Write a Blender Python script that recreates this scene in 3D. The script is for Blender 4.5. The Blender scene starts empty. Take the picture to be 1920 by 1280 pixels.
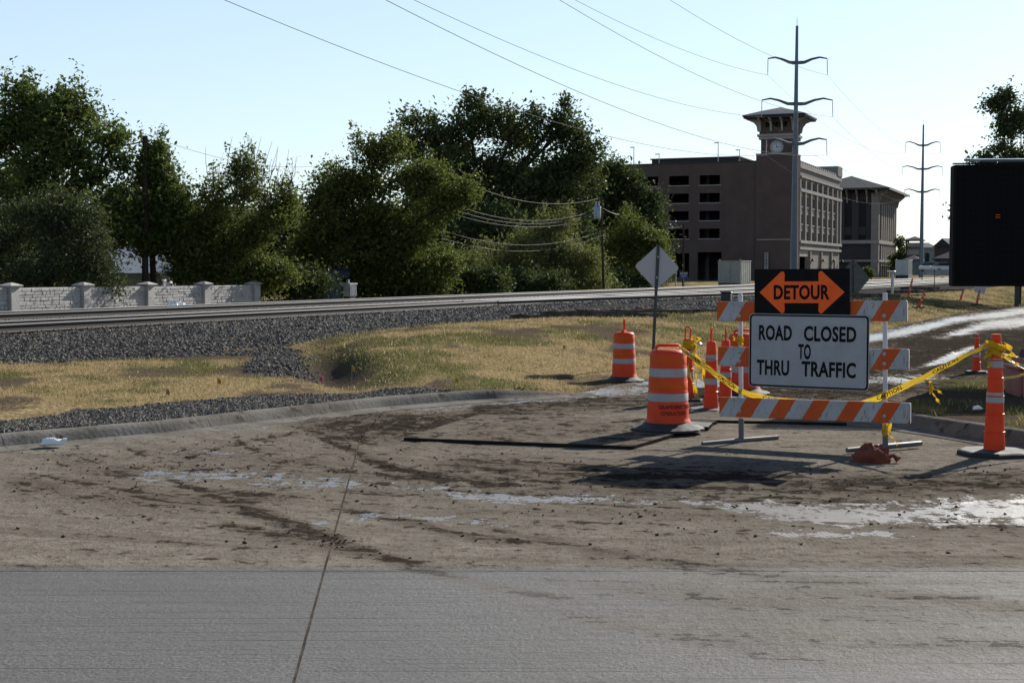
import bpy, math, random
import numpy as np
from mathutils import Vector, Matrix, Euler

random.seed(7)
rng = np.random.default_rng(7)
scene = bpy.context.scene
col = scene.collection

# ------------------------------------------------------------------ camera
F, CX, CY, HORIZON, H = 2666.7, 960.0, 640.0, 506.0, 1.85
PITCH = math.atan((CY - HORIZON) / F)
cam_data = bpy.data.cameras.new("camera")
cam_data.sensor_width = 36.0
cam_data.lens = 50.0
cam_data.clip_start = 0.1
cam_data.clip_end = 6000.0
cam = bpy.data.objects.new("camera", cam_data)
cam.location = (0, 0, H)
cam.rotation_euler = (math.radians(90) - PITCH, 0, 0)
col.objects.link(cam)
scene.camera = cam

# ------------------------------------------------------------------ light
SUN_AZ, SUN_EL = math.radians(37.5), math.radians(28.5)   # azimuth from +Y towards +X
world = bpy.data.worlds.new("World")
scene.world = world
world.use_nodes = True
wn = world.node_tree
wn.nodes.clear()
sky = wn.nodes.new("ShaderNodeTexSky")
sky.sky_type = 'NISHITA'
sky.sun_disc = False
sky.sun_elevation = SUN_EL
sky.sun_rotation = SUN_AZ
sky.air_density = 1.0
sky.dust_density = 0.3
sky.ozone_density = 2.0
bg = wn.nodes.new("ShaderNodeBackground")
bg.inputs[1].default_value = 0.07
wo = wn.nodes.new("ShaderNodeOutputWorld")
# thin haze: the sky pales evenly towards the horizon
wtc = wn.nodes.new("ShaderNodeTexCoord"); wsep = wn.nodes.new("ShaderNodeSeparateXYZ"); wn.links.new(wtc.outputs["Generated"], wsep.inputs[0])
wmr = wn.nodes.new("ShaderNodeMapRange"); wmr.interpolation_type = 'SMOOTHSTEP'; wn.links.new(wsep.outputs[2], wmr.inputs[0])
for _i, _v in enumerate((0.0, 0.75, 0.55, 0.0)): wmr.inputs[_i + 1].default_value = _v
wmx = wn.nodes.new("ShaderNodeMix"); wmx.data_type = 'RGBA'; wn.links.new(wmr.outputs[0], wmx.inputs[0])
wn.links.new(sky.outputs[0], wmx.inputs[6]); wmx.inputs[7].default_value = (5.0, 6.0, 6.9, 1)
wn.links.new(wmx.outputs[2], bg.inputs[0])
wn.links.new(bg.outputs[0], wo.inputs[0])
sun_data = bpy.data.lights.new("sun", 'SUN')
sun_data.energy = 5.0
sun_data.angle = math.radians(0.53)
sun_data.color = (1.0, 0.95, 0.87)
sun = bpy.data.objects.new("sun", sun_data)
SUN_DIR = Vector((math.sin(SUN_AZ) * math.cos(SUN_EL), math.cos(SUN_AZ) * math.cos(SUN_EL), math.sin(SUN_EL)))
sun.rotation_euler = SUN_DIR.to_track_quat('Z', 'Y').to_euler()
sun.location = (20, 20, 40)
col.objects.link(sun)
vs = scene.view_settings
vs.view_transform = 'Standard'
vs.look = 'None'
vs.exposure = 1.1
vs.gamma = 1.0
vs.use_curve_mapping = False
scene.cycles.max_bounces = 6
scene.cycles.transparent_max_bounces = 8
scene.cycles.use_denoising = True

# ------------------------------------------------------------------ photo geometry
CP, SP = math.cos(PITCH), math.sin(PITCH)
def ray(px, py):
    u, v = (px - CX) / F, (CY - py) / F
    return Vector((u, CP + v * SP, v * CP - SP))
def gp(px, py, z=0.0):
    """the point at height z seen at a photo pixel"""
    r = ray(px, py)
    t = (z - H) / r.z
    return Vector((r.x * t, r.y * t, z))
def at(px, py, d):
    """the point at depth d seen at a photo pixel"""
    r = ray(px, py)
    t = d / r.y
    return Vector((r.x * t, d, H + r.z * t))
def proj(x, y, z=0.0):
    d = y * CP - (z - H) * SP
    v = y * SP + (z - H) * CP
    return CX + F * x / d, CY - F * v / d
def R(a): return math.radians(a)

# ------------------------------------------------------------------ numpy noise
_perm = rng.permutation(4096)
_val = rng.random(4096)
def vnoise(x, y, seed=0):
    xi, yi = np.floor(x).astype(np.int64), np.floor(y).astype(np.int64)
    fx, fy = x - xi, y - yi
    fx, fy = fx * fx * (3 - 2 * fx), fy * fy * (3 - 2 * fy)
    def h(a, b):
        return _val[_perm[(_perm[(a + seed * 131) & 4095] + b) & 4095]]
    return (h(xi, yi) * (1 - fx) + h(xi + 1, yi) * fx) * (1 - fy) + (h(xi, yi + 1) * (1 - fx) + h(xi + 1, yi + 1) * fx) * fy
def fbm(x, y, oct=4, seed=0):
    s, a, tot = 0, 1.0, 0
    for o in range(oct):
        s = s + a * vnoise(x * 2 ** o, y * 2 ** o, seed + o)
        tot += a
        a *= 0.5
    return s / tot
def sstep(a, b, x):
    t = np.clip((x - a) / (b - a), 0, 1)
    return t * t * (3 - 2 * t)

# ------------------------------------------------------------------ objects
def tag(o, label=None, cat=None, group=None, kind=None):
    if label: o["label"] = label
    if cat: o["category"] = cat
    if group: o["group"] = group
    if kind: o["kind"] = kind
    return o
def empty(name, loc=(0, 0, 0), rz=0.0, label=None, cat=None, group=None, rx=0.0, ry=0.0):
    o = bpy.data.objects.new(name, None)
    o.empty_display_size = 0.2
    o.location = loc
    o.rotation_euler = (rx, ry, rz)
    col.objects.link(o)
    return tag(o, label, cat, group)
def link(name, me, mat=None, parent=None, loc=None):
    o = bpy.data.objects.new(name, me)
    if mat is not None:
        for m in (mat if isinstance(mat, (list, tuple)) else [mat]):
            me.materials.append(m)
    col.objects.link(o)
    if parent is not None: o.parent = parent
    if loc is not None: o.location = loc
    return o
def mesh_np(name, v, f, smooth=False, attrs=None):
    """mesh from numpy arrays; f is (n,3) or (n,4)"""
    me = bpy.data.meshes.new(name)
    v = np.asarray(v, dtype=np.float32); f = np.asarray(f, dtype=np.int32)
    k = f.shape[1]
    me.vertices.add(len(v)); me.vertices.foreach_set("co", v.ravel())
    me.loops.add(f.size); me.loops.foreach_set("vertex_index", f.ravel())
    me.polygons.add(len(f))
    me.polygons.foreach_set("loop_start", np.arange(0, f.size, k, dtype=np.int32))
    me.polygons.foreach_set("loop_total", np.full(len(f), k, dtype=np.int32))
    me.polygons.foreach_set("use_smooth", np.full(len(f), smooth))
    for a, vals in (attrs or {}).items():
        at_ = me.attributes.new(a, 'FLOAT', 'POINT')
        at_.data.foreach_set("value", np.asarray(vals, dtype=np.float32))
    me.update()
    return me

class MB:
    def __init__(self): self.v, self.f, self.m, self.mi = [], [], [], 0
    def add(self, vs, fs, M=None):
        b = len(self.v)
        for p in vs:
            p = Vector(p)
            self.v.append(tuple(M @ p) if M is not None else tuple(p))
        for f in fs:
            self.f.append(tuple(i + b for i in f)); self.m.append(self.mi)
        return self
    def box(self, x0, x1, y0, y1, z0, z1, M=None):
        vs = [(x0, y0, z0), (x1, y0, z0), (x1, y1, z0), (x0, y1, z0), (x0, y0, z1), (x1, y0, z1), (x1, y1, z1), (x0, y1, z1)]
        fs = [(0, 3, 2, 1), (4, 5, 6, 7), (0, 1, 5, 4), (1, 2, 6, 5), (2, 3, 7, 6), (3, 0, 4, 7)]
        return self.add(vs, fs, M)
    def bbox(self, x0, x1, y0, y1, z0, z1, b=0.01, M=None):
        """box with chamfered edges along its height and top"""
        def ring(i, z): return [(x0 + i + b, y0 + i, z), (x1 - i - b, y0 + i, z), (x1 - i, y0 + i + b, z), (x1 - i, y1 - i - b, z), (x1 - i - b, y1 - i, z), (x0 + i + b, y1 - i, z), (x0 + i, y1 - i - b, z), (x0 + i, y0 + i + b, z)]
        rs = [ring(b, z0), ring(0, z0 + b), ring(0, z1 - b), ring(b, z1)]
        return self.rings(rs, True, True, M)
    def rings(self, rs, cap0=True, cap1=True, M=None, closed=True):
        n = len(rs[0]); vs = [p for r in rs for p in r]; fs = []
        for k in range(len(rs) - 1):
            for i in range(n if closed else n - 1):
                j = (i + 1) % n
                fs.append((k * n + i, k * n + j, (k + 1) * n + j, (k + 1) * n + i))
        if cap0: fs.append(tuple(reversed(range(n))))
        if cap1: fs.append(tuple(range((len(rs) - 1) * n, len(rs) * n)))
        return self.add(vs, fs, M)
    def lathe(self, prof, n=24, M=None, cap0=True, cap1=True):
        return self.rings([[(r * math.cos(2 * math.pi * i / n), r * math.sin(2 * math.pi * i / n), z) for i in range(n)] for r, z in prof], cap0, cap1, M)
    def tube(self, pts, rad, n=8, caps=True, M=None):
        pts = [Vector(p) for p in pts]
        rr = rad if isinstance(rad, (list, tuple)) else [rad] * len(pts)
        rs = []
        up = Vector((0, 0, 1))
        for i, p in enumerate(pts):
            d = (pts[min(i + 1, len(pts) - 1)] - pts[max(i - 1, 0)])
            d = d.normalized() if d.length > 1e-9 else Vector((0, 0, 1))
            ref = up if abs(d.z) < 0.95 else Vector((0, 1, 0))
            a = d.cross(ref).normalized(); b = d.cross(a)
            rs.append([p + (a * math.cos(2 * math.pi * k / n) - b * math.sin(2 * math.pi * k / n)) * rr[i] for k in range(n)])
        return self.rings(rs, caps, caps, M)
    def prism(self, pts, y0, y1, M=None):
        """polygon in xz, pulled along y"""
        n = len(pts)
        vs = [(x, y0, z) for x, z in pts] + [(x, y1, z) for x, z in pts]
        fs = [tuple(range(n)), tuple(reversed(range(n, 2 * n)))] + [(i, i + n, (i + 1) % n + n, (i + 1) % n) for i in range(n)]
        return self.add(vs, fs, M)
    def build(self, name, mat=None, parent=None, smooth=False, loc=None):
        me = bpy.data.meshes.new(name)
        me.from_pydata(self.v, [], self.f)
        if any(self.m): me.polygons.foreach_set("material_index", self.m)
        if smooth:
            me.polygons.foreach_set("use_smooth", [True] * len(self.f))
            me.set_sharp_from_angle(angle=R(40))
        me.update()
        return link(name, me, mat, parent, loc)
def part(name, mat, parent, *boxes, smooth=False):
    m = MB()
    for b in boxes: m.box(*b)
    return m.build(name, mat, parent, smooth)
def copy_tree(o, parent=None):
    c = o.copy(); col.objects.link(c); c.parent = parent
    for ch in list(o.children): copy_tree(ch, c)
    return c

# ------------------------------------------------------------------ materials
ALB = 0.62     # camera side exposure: one scale on every base colour
class NT:
    def __init__(self, name):
        self.mat = bpy.data.materials.new(name); self.mat.use_nodes = True
        self.t = self.mat.node_tree; self.t.nodes.clear()
        self.out = self.t.nodes.new("ShaderNodeOutputMaterial")
    def n(self, kind, **kw):
        x = self.t.nodes.new(kind)
        for k, v in kw.items(): setattr(x, k, v)
        return x
    def l(self, a, b): self.t.links.new(a, b)
    def val(self, s, sock):
        if isinstance(s, bpy.types.NodeSocket): self.l(s, sock)
        else: sock.default_value = s
    def math(self, op, a, b=0.0, c=None, clamp=False):
        x = self.n("ShaderNodeMath", operation=op, use_clamp=clamp)
        self.val(a, x.inputs[0]); self.val(b, x.inputs[1])
        if c is not None: self.val(c, x.inputs[2])
        return x.outputs[0]
    def mapr(self, v, a, b, c=0.0, d=1.0, smooth=False):
        x = self.n("ShaderNodeMapRange")
        if smooth: x.interpolation_type = 'SMOOTHSTEP'
        self.val(v, x.inputs[0])
        for i, k in enumerate((a, b, c, d)): x.inputs[i + 1].default_value = k
        return x.outputs[0]
    def mix(self, f, a, b, mode='MIX'):
        x = self.n("ShaderNodeMix", data_type='RGBA', blend_type=mode)
        self.val(f, x.inputs[0])
        for s, i in ((a, 6), (b, 7)):
            if isinstance(s, bpy.types.NodeSocket): self.l(s, x.inputs[i])
            else: x.inputs[i].default_value = (s[0] * ALB, s[1] * ALB, s[2] * ALB, 1.0)
        return x.outputs[2]
    def pos(self, kind="obj", scale=None):
        if kind == "obj": s = self.n("ShaderNodeTexCoord").outputs["Object"]
        else: s = self.n("ShaderNodeNewGeometry").outputs["Position"]
        if scale is not None:
            m = self.n("ShaderNodeMapping"); m.inputs[3].default_value = scale
            self.l(s, m.inputs[0]); s = m.outputs[0]
        return s
    def noise(self, vec, scale, detail=4.0, rough=0.55):
        x = self.n("ShaderNodeTexNoise"); self.l(vec, x.inputs["Vector"])
        x.inputs["Scale"].default_value = scale; x.inputs["Detail"].default_value = detail; x.inputs["Roughness"].default_value = rough
        return x.outputs[0]
    def attr(self, name):
        return self.n("ShaderNodeAttribute", attribute_name=name).outputs["Fac"]
    def bump(self, h, strength, dist=0.01):
        x = self.n("ShaderNodeBump"); x.inputs["Strength"].default_value = strength; x.inputs["Distance"].default_value = dist
        self.l(h, x.inputs["Height"]); return x.outputs[0]
    def bsdf(self, color, rough=0.7, metal=0.0, normal=None, spec=None, **kw):
        b = self.n("ShaderNodeBsdfPrincipled")
        if isinstance(color, bpy.types.NodeSocket): self.l(color, b.inputs["Base Color"])
        else: b.inputs["Base Color"].default_value = (color[0] * ALB, color[1] * ALB, color[2] * ALB, 1)
        self.val(rough, b.inputs["Roughness"]); self.val(metal, b.inputs["Metallic"])
        if normal is not None: self.l(normal, b.inputs["Normal"])
        if spec is not None: self.val(spec, b.inputs["Specular IOR Level"])
        for k, v in kw.items(): b.inputs[k].default_value = v
        self.l(b.outputs[0], self.out.inputs[0])
        return b
def pmat(name, c1, c2=None, scale=4.0, rough=0.7, metal=0.0, bump=0.25, bscale=30.0, bdist=0.01, lo=0.35, hi=0.68, space="obj", c3=None, scale3=25.0, spec=None):
    """two tones broken by noise, a speck tone, a noise bump"""
    m = NT(name)
    p = m.pos(space)
    c2 = c2 or tuple(x * 0.72 for x in c1)
    colr = m.mix(m.mapr(m.noise(p, scale, 5), lo, hi), c1, c2)
    if c3: colr = m.mix(m.mapr(m.noise(p, scale3, 3), 0.58, 0.70), colr, c3)
    nrm = m.bump(m.noise(p, bscale, 4), bump, bdist) if bump else None
    if spec is None: spec = 0.0 if rough >= .85 else (.2 if rough >= .6 else .45)
    m.bsdf(colr, rough, metal, nrm, spec)
    return m.mat
# ================================================================== TRACK FRAME: s along the railway, t across it towards the camera
P0 = gp(0, 608, 0.66)
_d = ray(2147, HORIZON); U = Vector((_d.x, _d.y, 0)).normalized(); N = Vector((U.y, -U.x, 0))
def st(x, y):
    dx, dy = x - P0.x, y - P0.y
    return dx * U.x + dy * U.y, dx * N.x + dy * N.y
def wp(s, t, z=0.0):
    return Vector((P0.x + U.x * s + N.x * t, P0.y + U.y * s + N.y * t, z))
RAIL_Z, BED_Z = 0.66, 0.44
def poly(pts):
    S, T, Z = [], [], []
    for px, py, z in pts:
        p = gp(px, py, z); s, t = st(p.x, p.y); S.append(s); T.append(t); Z.append(z)
    return np.array(S), np.array(T), np.array(Z)
# back edge of kerb, then edge of the dirt road
EDGE = poly([(-500, 852, .15), (0, 811, .15), (100, 803, .15), (300, 787, .15), (500, 765, .15), (700, 744, .15), (850, 733, .15), (960, 727, .15), (1040, 725, .13), (1095, 730, .02),
             (1150, 720, 0), (1220, 712, 0), (1300, 700, 0), (1400, 680, 0), (1500, 655, 0), (1600, 632, 0), (1700, 607, 0), (1790, 589, 0), (1920, 571, 0), (2000, 552, 0)])
# foot of the ballast
BAL = poly([(-500, 695, .10), (0, 682, .10), (200, 674, .10), (400, 666, .12), (490, 655, .16), (560, 641, .24), (700, 620, .34), (850, 609, .38), (1000, 602, .40), (1200, 598, .40), (1340, 592, .40),
            (1500, 574, .40), (1600, 560, .40), (1750, 549, .40), (1800, 545, .40)])
_g = sorted((st(*gp(*q)[:2])[::-1] for q in ((575, 646, .25), (612, 685, .2), (655, 722, .15), (700, 742, .15))))
GUL_T, GUL_S = np.array([a for a, b in _g]), np.array([b for a, b in _g])
def terrain(x, y):
    """height and the cover masks"""
    x, y = np.asarray(x, float), np.asarray(y, float)
    s, t = st(x, y)
    tk, zk = np.interp(s, EDGE[0], EDGE[1]), np.interp(s, EDGE[0], EDGE[2])
    tb, zb = np.interp(s, BAL[0], BAL[1]), np.interp(s, BAL[0], BAL[2])
    wob = (fbm(x * .7, y * .7, 3, 5) - .5)
    tbn = tb + wob * 1.1
    sh0 = np.where(tb > 5.5, 5.2, 0.95)            # level top of the ballast
    sh0 = 0.95 + 4.2 * sstep(20, 55, s)
    sh0 = np.minimum(sh0, tb - 0.8)
    f = np.clip((tk - t) / np.maximum(tk - tb, .1), 0, 1)
    S_GULLY = np.interp(t, GUL_T, GUL_S)
    mound = sstep(S_GULLY - .3, S_GULLY + 1.7, s)
    zg = zk + (zb - zk) * (f * f * (3 - 2 * f)) + mound * .36 * np.sin(np.pi * np.clip(f, 0, 1)) ** 1.2 * np.clip(12 / np.maximum(s * .25 + 6, 1), 0, 1)
    gul = np.exp(-((s - (S_GULLY + .2)) / 1.0) ** 2) * np.clip(np.sin(np.pi * f), 0, 1)
    zg = zg - .20 * gul + (fbm(x * .9, y * .9, 4, 9) - .5) * .13 * np.sin(np.pi * f)
    g = np.clip((t - sh0) / np.maximum(tb - sh0, .1), 0, 1)
    zs = BED_Z + (zb - BED_Z) * g
    z = np.where(t < tb, zs, zg)
    z = np.where(t < -8.6, BED_Z + (-.35 - BED_Z) * sstep(-8.6, -11.2, t), z)
    z = np.where(t < -11.2, -.35, z)
    far = sstep(110, 170, y) * (t < -8.6)
    z = z * (1 - far) + (-.1) * far
    road = t > tk
    z = np.where(road, -.025, z)
    ballast = ((t < tbn) & (t > -11)).astype(float)
    strip = (t > tk - (1.25 + wob * 1.5)) & (t < tk) & (s < EDGE[0][6] + 0.0)
    left_gully = np.exp(-((s - (S_GULLY - 1.2)) / 1.3) ** 2) * sstep(.25, .6, f)
    ballast = np.maximum(ballast, strip * 1.0)
    ballast = np.maximum(ballast, (left_gully + (fbm(x * 1.6, y * 1.6, 3, 17) - .5) * .9 > .5) * (t > tb) * 1.0)
    green = fbm(x * .55, y * .35, 4, 21) * .55 + fbm(x * 1.7, y * 1.3, 4, 23) * .45
    bare = sstep(.53, .66, fbm(x * .9, y * .6, 4, 33)) * .9
    bare = np.maximum(bare, gul * 1.2 * (t > tb)); bare = np.maximum(bare, road * 1.0)
    return z, ballast, green, np.clip(bare, 0, 1), f, s, t, tk, tb

# ---- ground sheet
def fan(d0, d1, nrow, k0, k1, ncol):
    d = np.geomspace(d0, d1, nrow)
    k = np.linspace(k0, k1, ncol)
    D, K = np.meshgrid(d, k, indexing='ij')
    return (K * D), D
def quads(nr, nc):
    i = np.arange(nr * nc).reshape(nr, nc)
    return np.stack([i[:-1, :-1], i[:-1, 1:], i[1:, 1:], i[1:, :-1]], -1).reshape(-1, 4)
NR, NC = 420, 330
X, Y = fan(3.0, 4500, NR, -.85, .85, NC)
z, bal, green, bare, f_, s_, t_, tk_, tb_ = terrain(X.ravel(), Y.ravel())
z = z + (rng.random(z.shape) - .5) * .02 * (Y.ravel() < 60) * (t_ < tk_)

m = NT("ground_cover")
p = m.pos("world")
n1 = m.noise(p, 9.0, 6, .7); n2 = m.noise(p, 38.0, 4, .7); n3 = m.noise(p, 1.3, 5)
grs = m.mix(m.mapr(m.attr("green"), .475, .61), (.38, .29, .155), (.125, .138, .05))
grs = m.mix(m.mapr(n1, .40, .72), grs, (.17, .125, .065))
soil = m.mix(n2, (.13, .10, .075), (.07, .055, .042))
grs = m.mix(m.math('ADD', m.attr("bare"), m.math('MULTIPLY', m.math('SUBTRACT', n1, .5), .6), clamp=True), grs, soil)
vor = m.n("ShaderNodeTexVoronoi"); vor.inputs["Scale"].default_value = 14.0; m.l(p, vor.inputs["Vector"])
st_col = m.mix(m.mapr(n2, .3, .7), (.12, .11, .10), (.25, .235, .215))
st_col = m.mix(m.mapr(vor.outputs["Distance"], .0, .55), st_col, (.05, .047, .045))
st_col = m.mix(m.math('MULTIPLY', m.attr("bed"), .75), st_col, (.045, .038, .033))
cc = m.mix(m.attr("ballast"), grs, st_col)
hgt = m.math('ADD', m.math('MULTIPLY', n2, .5), m.math('MULTIPLY', vor.outputs["Distance"], -.7))
m.bsdf(cc, .95, 0, m.bump(hgt, .8, .05), .0)
MAT_GROUND = m.mat
me = mesh_np("ground", np.stack([X.ravel(), Y.ravel(), z], 1), quads(NR, NC), True, {"ballast": bal, "green": green, "bare": bare, "bed": ((t_ < 1.0) & (t_ > -8.8)).astype(float)})
ground = link("ground", me, MAT_GROUND)
tag(ground, "grass banks, ballast bed and open land around the road", "ground", kind="structure")

# ---- road masks, laid on the ground from what the photo shows
def band(px, py, pts, soft=1.0):
    """pts: (px, py_centre, half_height); 1 on the centre line, 0 at the edge"""
    a = np.array(pts, float)
    yc, hh = np.interp(px, a[:, 0], a[:, 1]), np.interp(px, a[:, 0], a[:, 2])
    v = 1 - np.abs(py - yc) / hh
    xr = sstep(a[0, 0] - 60, a[0, 0] + 60, px) * (1 - sstep(a[-1, 0] - 60, a[-1, 0] + 60, px))
    return np.clip(v, 0, 1) * xr
def road_masks(x, y):
    px, py = proj(x, y, 0.0)
    n1, n2, n3 = fbm(x * 1.1, y * 1.1, 4, 41), fbm(x * 4.5, y * 4.5, 3, 47), fbm(x * .45, y * .45, 3, 53)
    B = lambda *pts: band(px, py, pts)
    mud = np.zeros_like(x)
    mud = np.maximum(mud, 1.0 * B((560, 800, 14), (640, 830, 20), (700, 868, 20), (780, 890, 14), (900, 905, 14), (1010, 912, 8)))
    mud = np.maximum(mud, .8 * B((300, 890, 12), (400, 930, 18), (500, 970, 24), (620, 1010, 22), (740, 1052, 12)))
    mud = np.maximum(mud, .7 * B((640, 955, 10), (800, 985, 16), (900, 1010, 14), (1010, 1020, 8)))
    mud = np.maximum(mud, 0.85 * B((820, 868, 18), (1000, 882, 38), (1200, 898, 46), (1500, 908, 42), (1700, 914, 38), (2100, 898, 32)))
    mud = np.maximum(mud, .42 * B((100, 880, 50), (500, 880, 90), (900, 900, 110), (1300, 930, 90), (1900, 960, 60)))
    mud = np.maximum(mud, .85 * B((560, 790, 30), (700, 800, 55), (860, 800, 40), (900, 770, 30), (1180, 752, 24), (1300, 748, 18)))
    mud = np.maximum(mud, .55 * B((0, 905, 26), (200, 930, 50), (420, 935, 40), (600, 930, 14)))
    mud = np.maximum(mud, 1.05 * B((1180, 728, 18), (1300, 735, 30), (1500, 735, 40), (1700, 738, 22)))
    mud = np.maximum(mud, 1.35 * B((1560, 690, 60), (1650, 690, 90), (1720, 670, 120), (1800, 650, 150), (2100, 650, 170)))  # mud behind the barricade, with board and tree shade painted into it too
    mud = np.maximum(mud, .35 * B((1000, 1085, 14), (1300, 1120, 22), (1600, 1150, 26), (2000, 1210, 30)))
    mud = np.maximum(mud, .35 * B((900, 1120, 10), (1250, 1190, 16), (1500, 1235, 14), (1700, 1262, 10)))
    mud = np.maximum(mud, .55 * B((280, 900, 8), (330, 868, 10), (420, 838, 9), (560, 812, 9), (760, 786, 9), (1000, 757, 8)))
    mud = np.maximum(mud, .6 * B((420, 985, 14), (560, 1010, 18), (720, 1045, 16), (900, 1095, 14), (1100, 1130, 12)))
    mud = np.maximum(mud, .5 * B((900, 985, 12), (1100, 1030, 16), (1400, 1075, 18), (1700, 1110, 18), (2000, 1150, 16)))
    mud = mud * (.55 + .9 * n1)
    film = 1 - sstep(1056, 1074, py) * .86
    film = np.clip(film + sstep(900, 1500, px) * sstep(1060, 1080, py) * (.1 + .75 * fbm(x * 1.1 + y * 2.2, y * 4.0 + x * .9, 3, 95)) * (1 - sstep(1170, 1300, py)), 0, 1)
    tread = np.clip(B((1180, 1000, 55), (1350, 1005, 60), (1500, 1010, 50), (1620, 1015, 30)) * 1.6, 0, 1)
    wet = np.zeros_like(x)
    wet = np.maximum(wet, .70 * B((240, 895, 16), (400, 890, 18), (480, 897, 22), (560, 905, 22), (680, 910, 20), (900, 925, 16)))
    wet = np.maximum(wet, .62 * B((560, 985, 8), (700, 968, 12), (850, 970, 14), (950, 985, 10)))
    wet = np.maximum(wet, .95 * B((800, 925, 10), (960, 934, 13), (1100, 936, 13), (1250, 938, 14), (1400, 945, 16)))
    wet = np.maximum(wet, 1.12 * B((1320, 944, 14), (1450, 956, 24), (1600, 966, 30), (1750, 962, 36), (1850, 957, 38), (2100, 950, 44)))
    wet = np.maximum(wet, .75 * B((1440, 1000, 8), (1560, 1000, 12), (1700, 1004, 8)))
    wet = np.maximum(wet, 1.0 * B((430, 805, 12), (600, 780, 13), (760, 765, 13), (900, 754, 13), (1050, 743, 12), (1240, 728, 12)))
    wet = np.maximum(wet, 1.1 * B((1190, 716, 8), (1300, 720, 16), (1420, 716, 14), (1560, 712, 14), (1760, 711, 13)))
    wet = np.maximum(wet, 1.4 * B((1600, 640, 10), (1700, 622, 13), (1790, 600, 11), (1950, 580, 13)))
    wet = np.maximum(wet, 1.6 * B((1720, 692, 8), (1790, 668, 12), (1830, 650, 9)))
    wet = np.maximum(wet, 1.4 * B((1770, 632, 9), (1850, 610, 15), (2000, 595, 22)))
    wet = np.maximum(wet, .5 * B((300, 845, 9), (420, 850, 8), (520, 855, 6)))
    road_masks.tread = tread
    brk = np.clip(.1 + 2.2 * (fbm(x * 1.3, y * .7, 3, 91) - .2), .15, 1.2)
    keep = np.maximum(sstep(1300, 1480, px), py < 760)
    wet = wet * (brk * (1 - keep) + keep * (.75 + .5 * brk))
    mud = mud * (1 - np.clip(wet - .35, 0, 1) * .9)
    return np.clip(mud, 0, 1.4), np.clip(wet, 0, 1.3), film, px, py, n1, n2, n3

_tc = gp(1120, 985); TREAD_C = (-_tc.x + 1.2, -_tc.y + .5, 0)
m = NT("muddy_concrete")
p = m.pos("world")
A = m.noise(p, 7.0, 9, .70); Bn = m.noise(p, 2.1, 7, .62); Cn = m.noise(p, 48.0, 3, .8); pl = m.noise(p, .7, 4)
p2 = m.pos("world", (1.0, 1.0, 1.0)); E = m.noise(m.pos("world", (1.3, .9, 2.0)), 4.6, 9, .72); G = m.noise(p, 14.0, 7, .7)
amud, awet, afilm = m.attr("mud"), m.attr("wet"), m.attr("film")
spq = m.n("ShaderNodeSeparateXYZ"); m.l(p, spq.inputs[0])
qx = m.math('DIVIDE', m.math('SUBTRACT', spq.outputs[0], 3.4), 1.6); qy = m.math('SUBTRACT', spq.outputs[1], 17.5)
cq = m.n("ShaderNodeCombineXYZ"); m.l(m.math('MULTIPLY', m.math('SQRT', m.math('ADD', m.math('MULTIPLY', qx, qx), m.math('MULTIPLY', qy, qy))), 4.2), cq.inputs[0]); m.l(m.math('MULTIPLY', m.math('ARCTAN2', qy, qx), 1.8), cq.inputs[1])
cmb_pre = cq.outputs[0]
conc = m.mix(m.mapr(Cn, .36, .66), (.066, .066, .067), (.205, .203, .201))
conc = m.mix(m.mapr(pl, .35, .7, 0, .8), conc, (.105, .104, .104))
streak = m.noise(m.pos("world", (.30, 40.0, 1.0)), 1.0, 9, .85)
lines = m.math('MULTIPLY', m.mapr(streak, .56, .66), m.math('SUBTRACT', 1.0, m.math('MULTIPLY', afilm, .9)))
conc = m.mix(m.math('MULTIPLY', lines, .45), conc, (.06, .06, .06))
dust = m.mix(m.mapr(Bn, .32, .70), (.300, .266, .222), (.195, .170, .140))
dust = m.mix(m.mapr(A, .46, .66), dust, (.155, .130, .105))
dust = m.mix(m.mapr(m.noise(cmb_pre, 1.0, 6, .7), .50, .64, 0, .6), dust, (.135, .112, .09))
dust = m.mix(m.mapr(Cn, .55, .72, 0, .6), dust, (.36, .31, .25))
base = m.mix(m.math('MULTIPLY', afilm, m.mapr(A, .3, .5, .72, 1.0)), conc, dust)
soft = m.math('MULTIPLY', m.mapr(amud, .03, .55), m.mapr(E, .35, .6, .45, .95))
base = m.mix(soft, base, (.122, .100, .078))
spp = m.n("ShaderNodeSeparateXYZ"); m.l(p, spp.inputs[0])
dx_ = m.math('DIVIDE', m.math('SUBTRACT', spp.outputs[0], 2.6), 1.35); dy_ = m.math('SUBTRACT', spp.outputs[1], 16.2)
rad = m.math('SQRT', m.math('ADD', m.math('MULTIPLY', dx_, dx_), m.math('MULTIPLY', dy_, dy_)))
ang = m.math('ARCTAN2', dy_, dx_)
cmb = m.n("ShaderNodeCombineXYZ"); m.l(m.math('MULTIPLY', rad, 6.0), cmb.inputs[0]); m.l(m.math('MULTIPLY', ang, 2.6), cmb.inputs[1])
St = m.noise(cmb.outputs[0], 1.0, 8, .66)
grit = m.math('SUBTRACT', m.math('ADD', m.math('ADD', m.math('MULTIPLY', A, .40), m.math('MULTIPLY', St, .42)), m.math('MULTIPLY', Bn, .18)), .5)
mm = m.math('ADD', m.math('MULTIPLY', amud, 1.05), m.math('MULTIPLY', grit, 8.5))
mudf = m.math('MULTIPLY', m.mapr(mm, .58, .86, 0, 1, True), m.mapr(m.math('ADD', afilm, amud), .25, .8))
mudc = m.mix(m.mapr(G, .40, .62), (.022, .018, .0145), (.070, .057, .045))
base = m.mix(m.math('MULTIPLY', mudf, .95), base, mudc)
flk = m.math('MULTIPLY', m.mapr(G, .60, .64), m.math('MULTIPLY', afilm, .85))
base = m.mix(flk, base, (.055, .042, .032))
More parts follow.
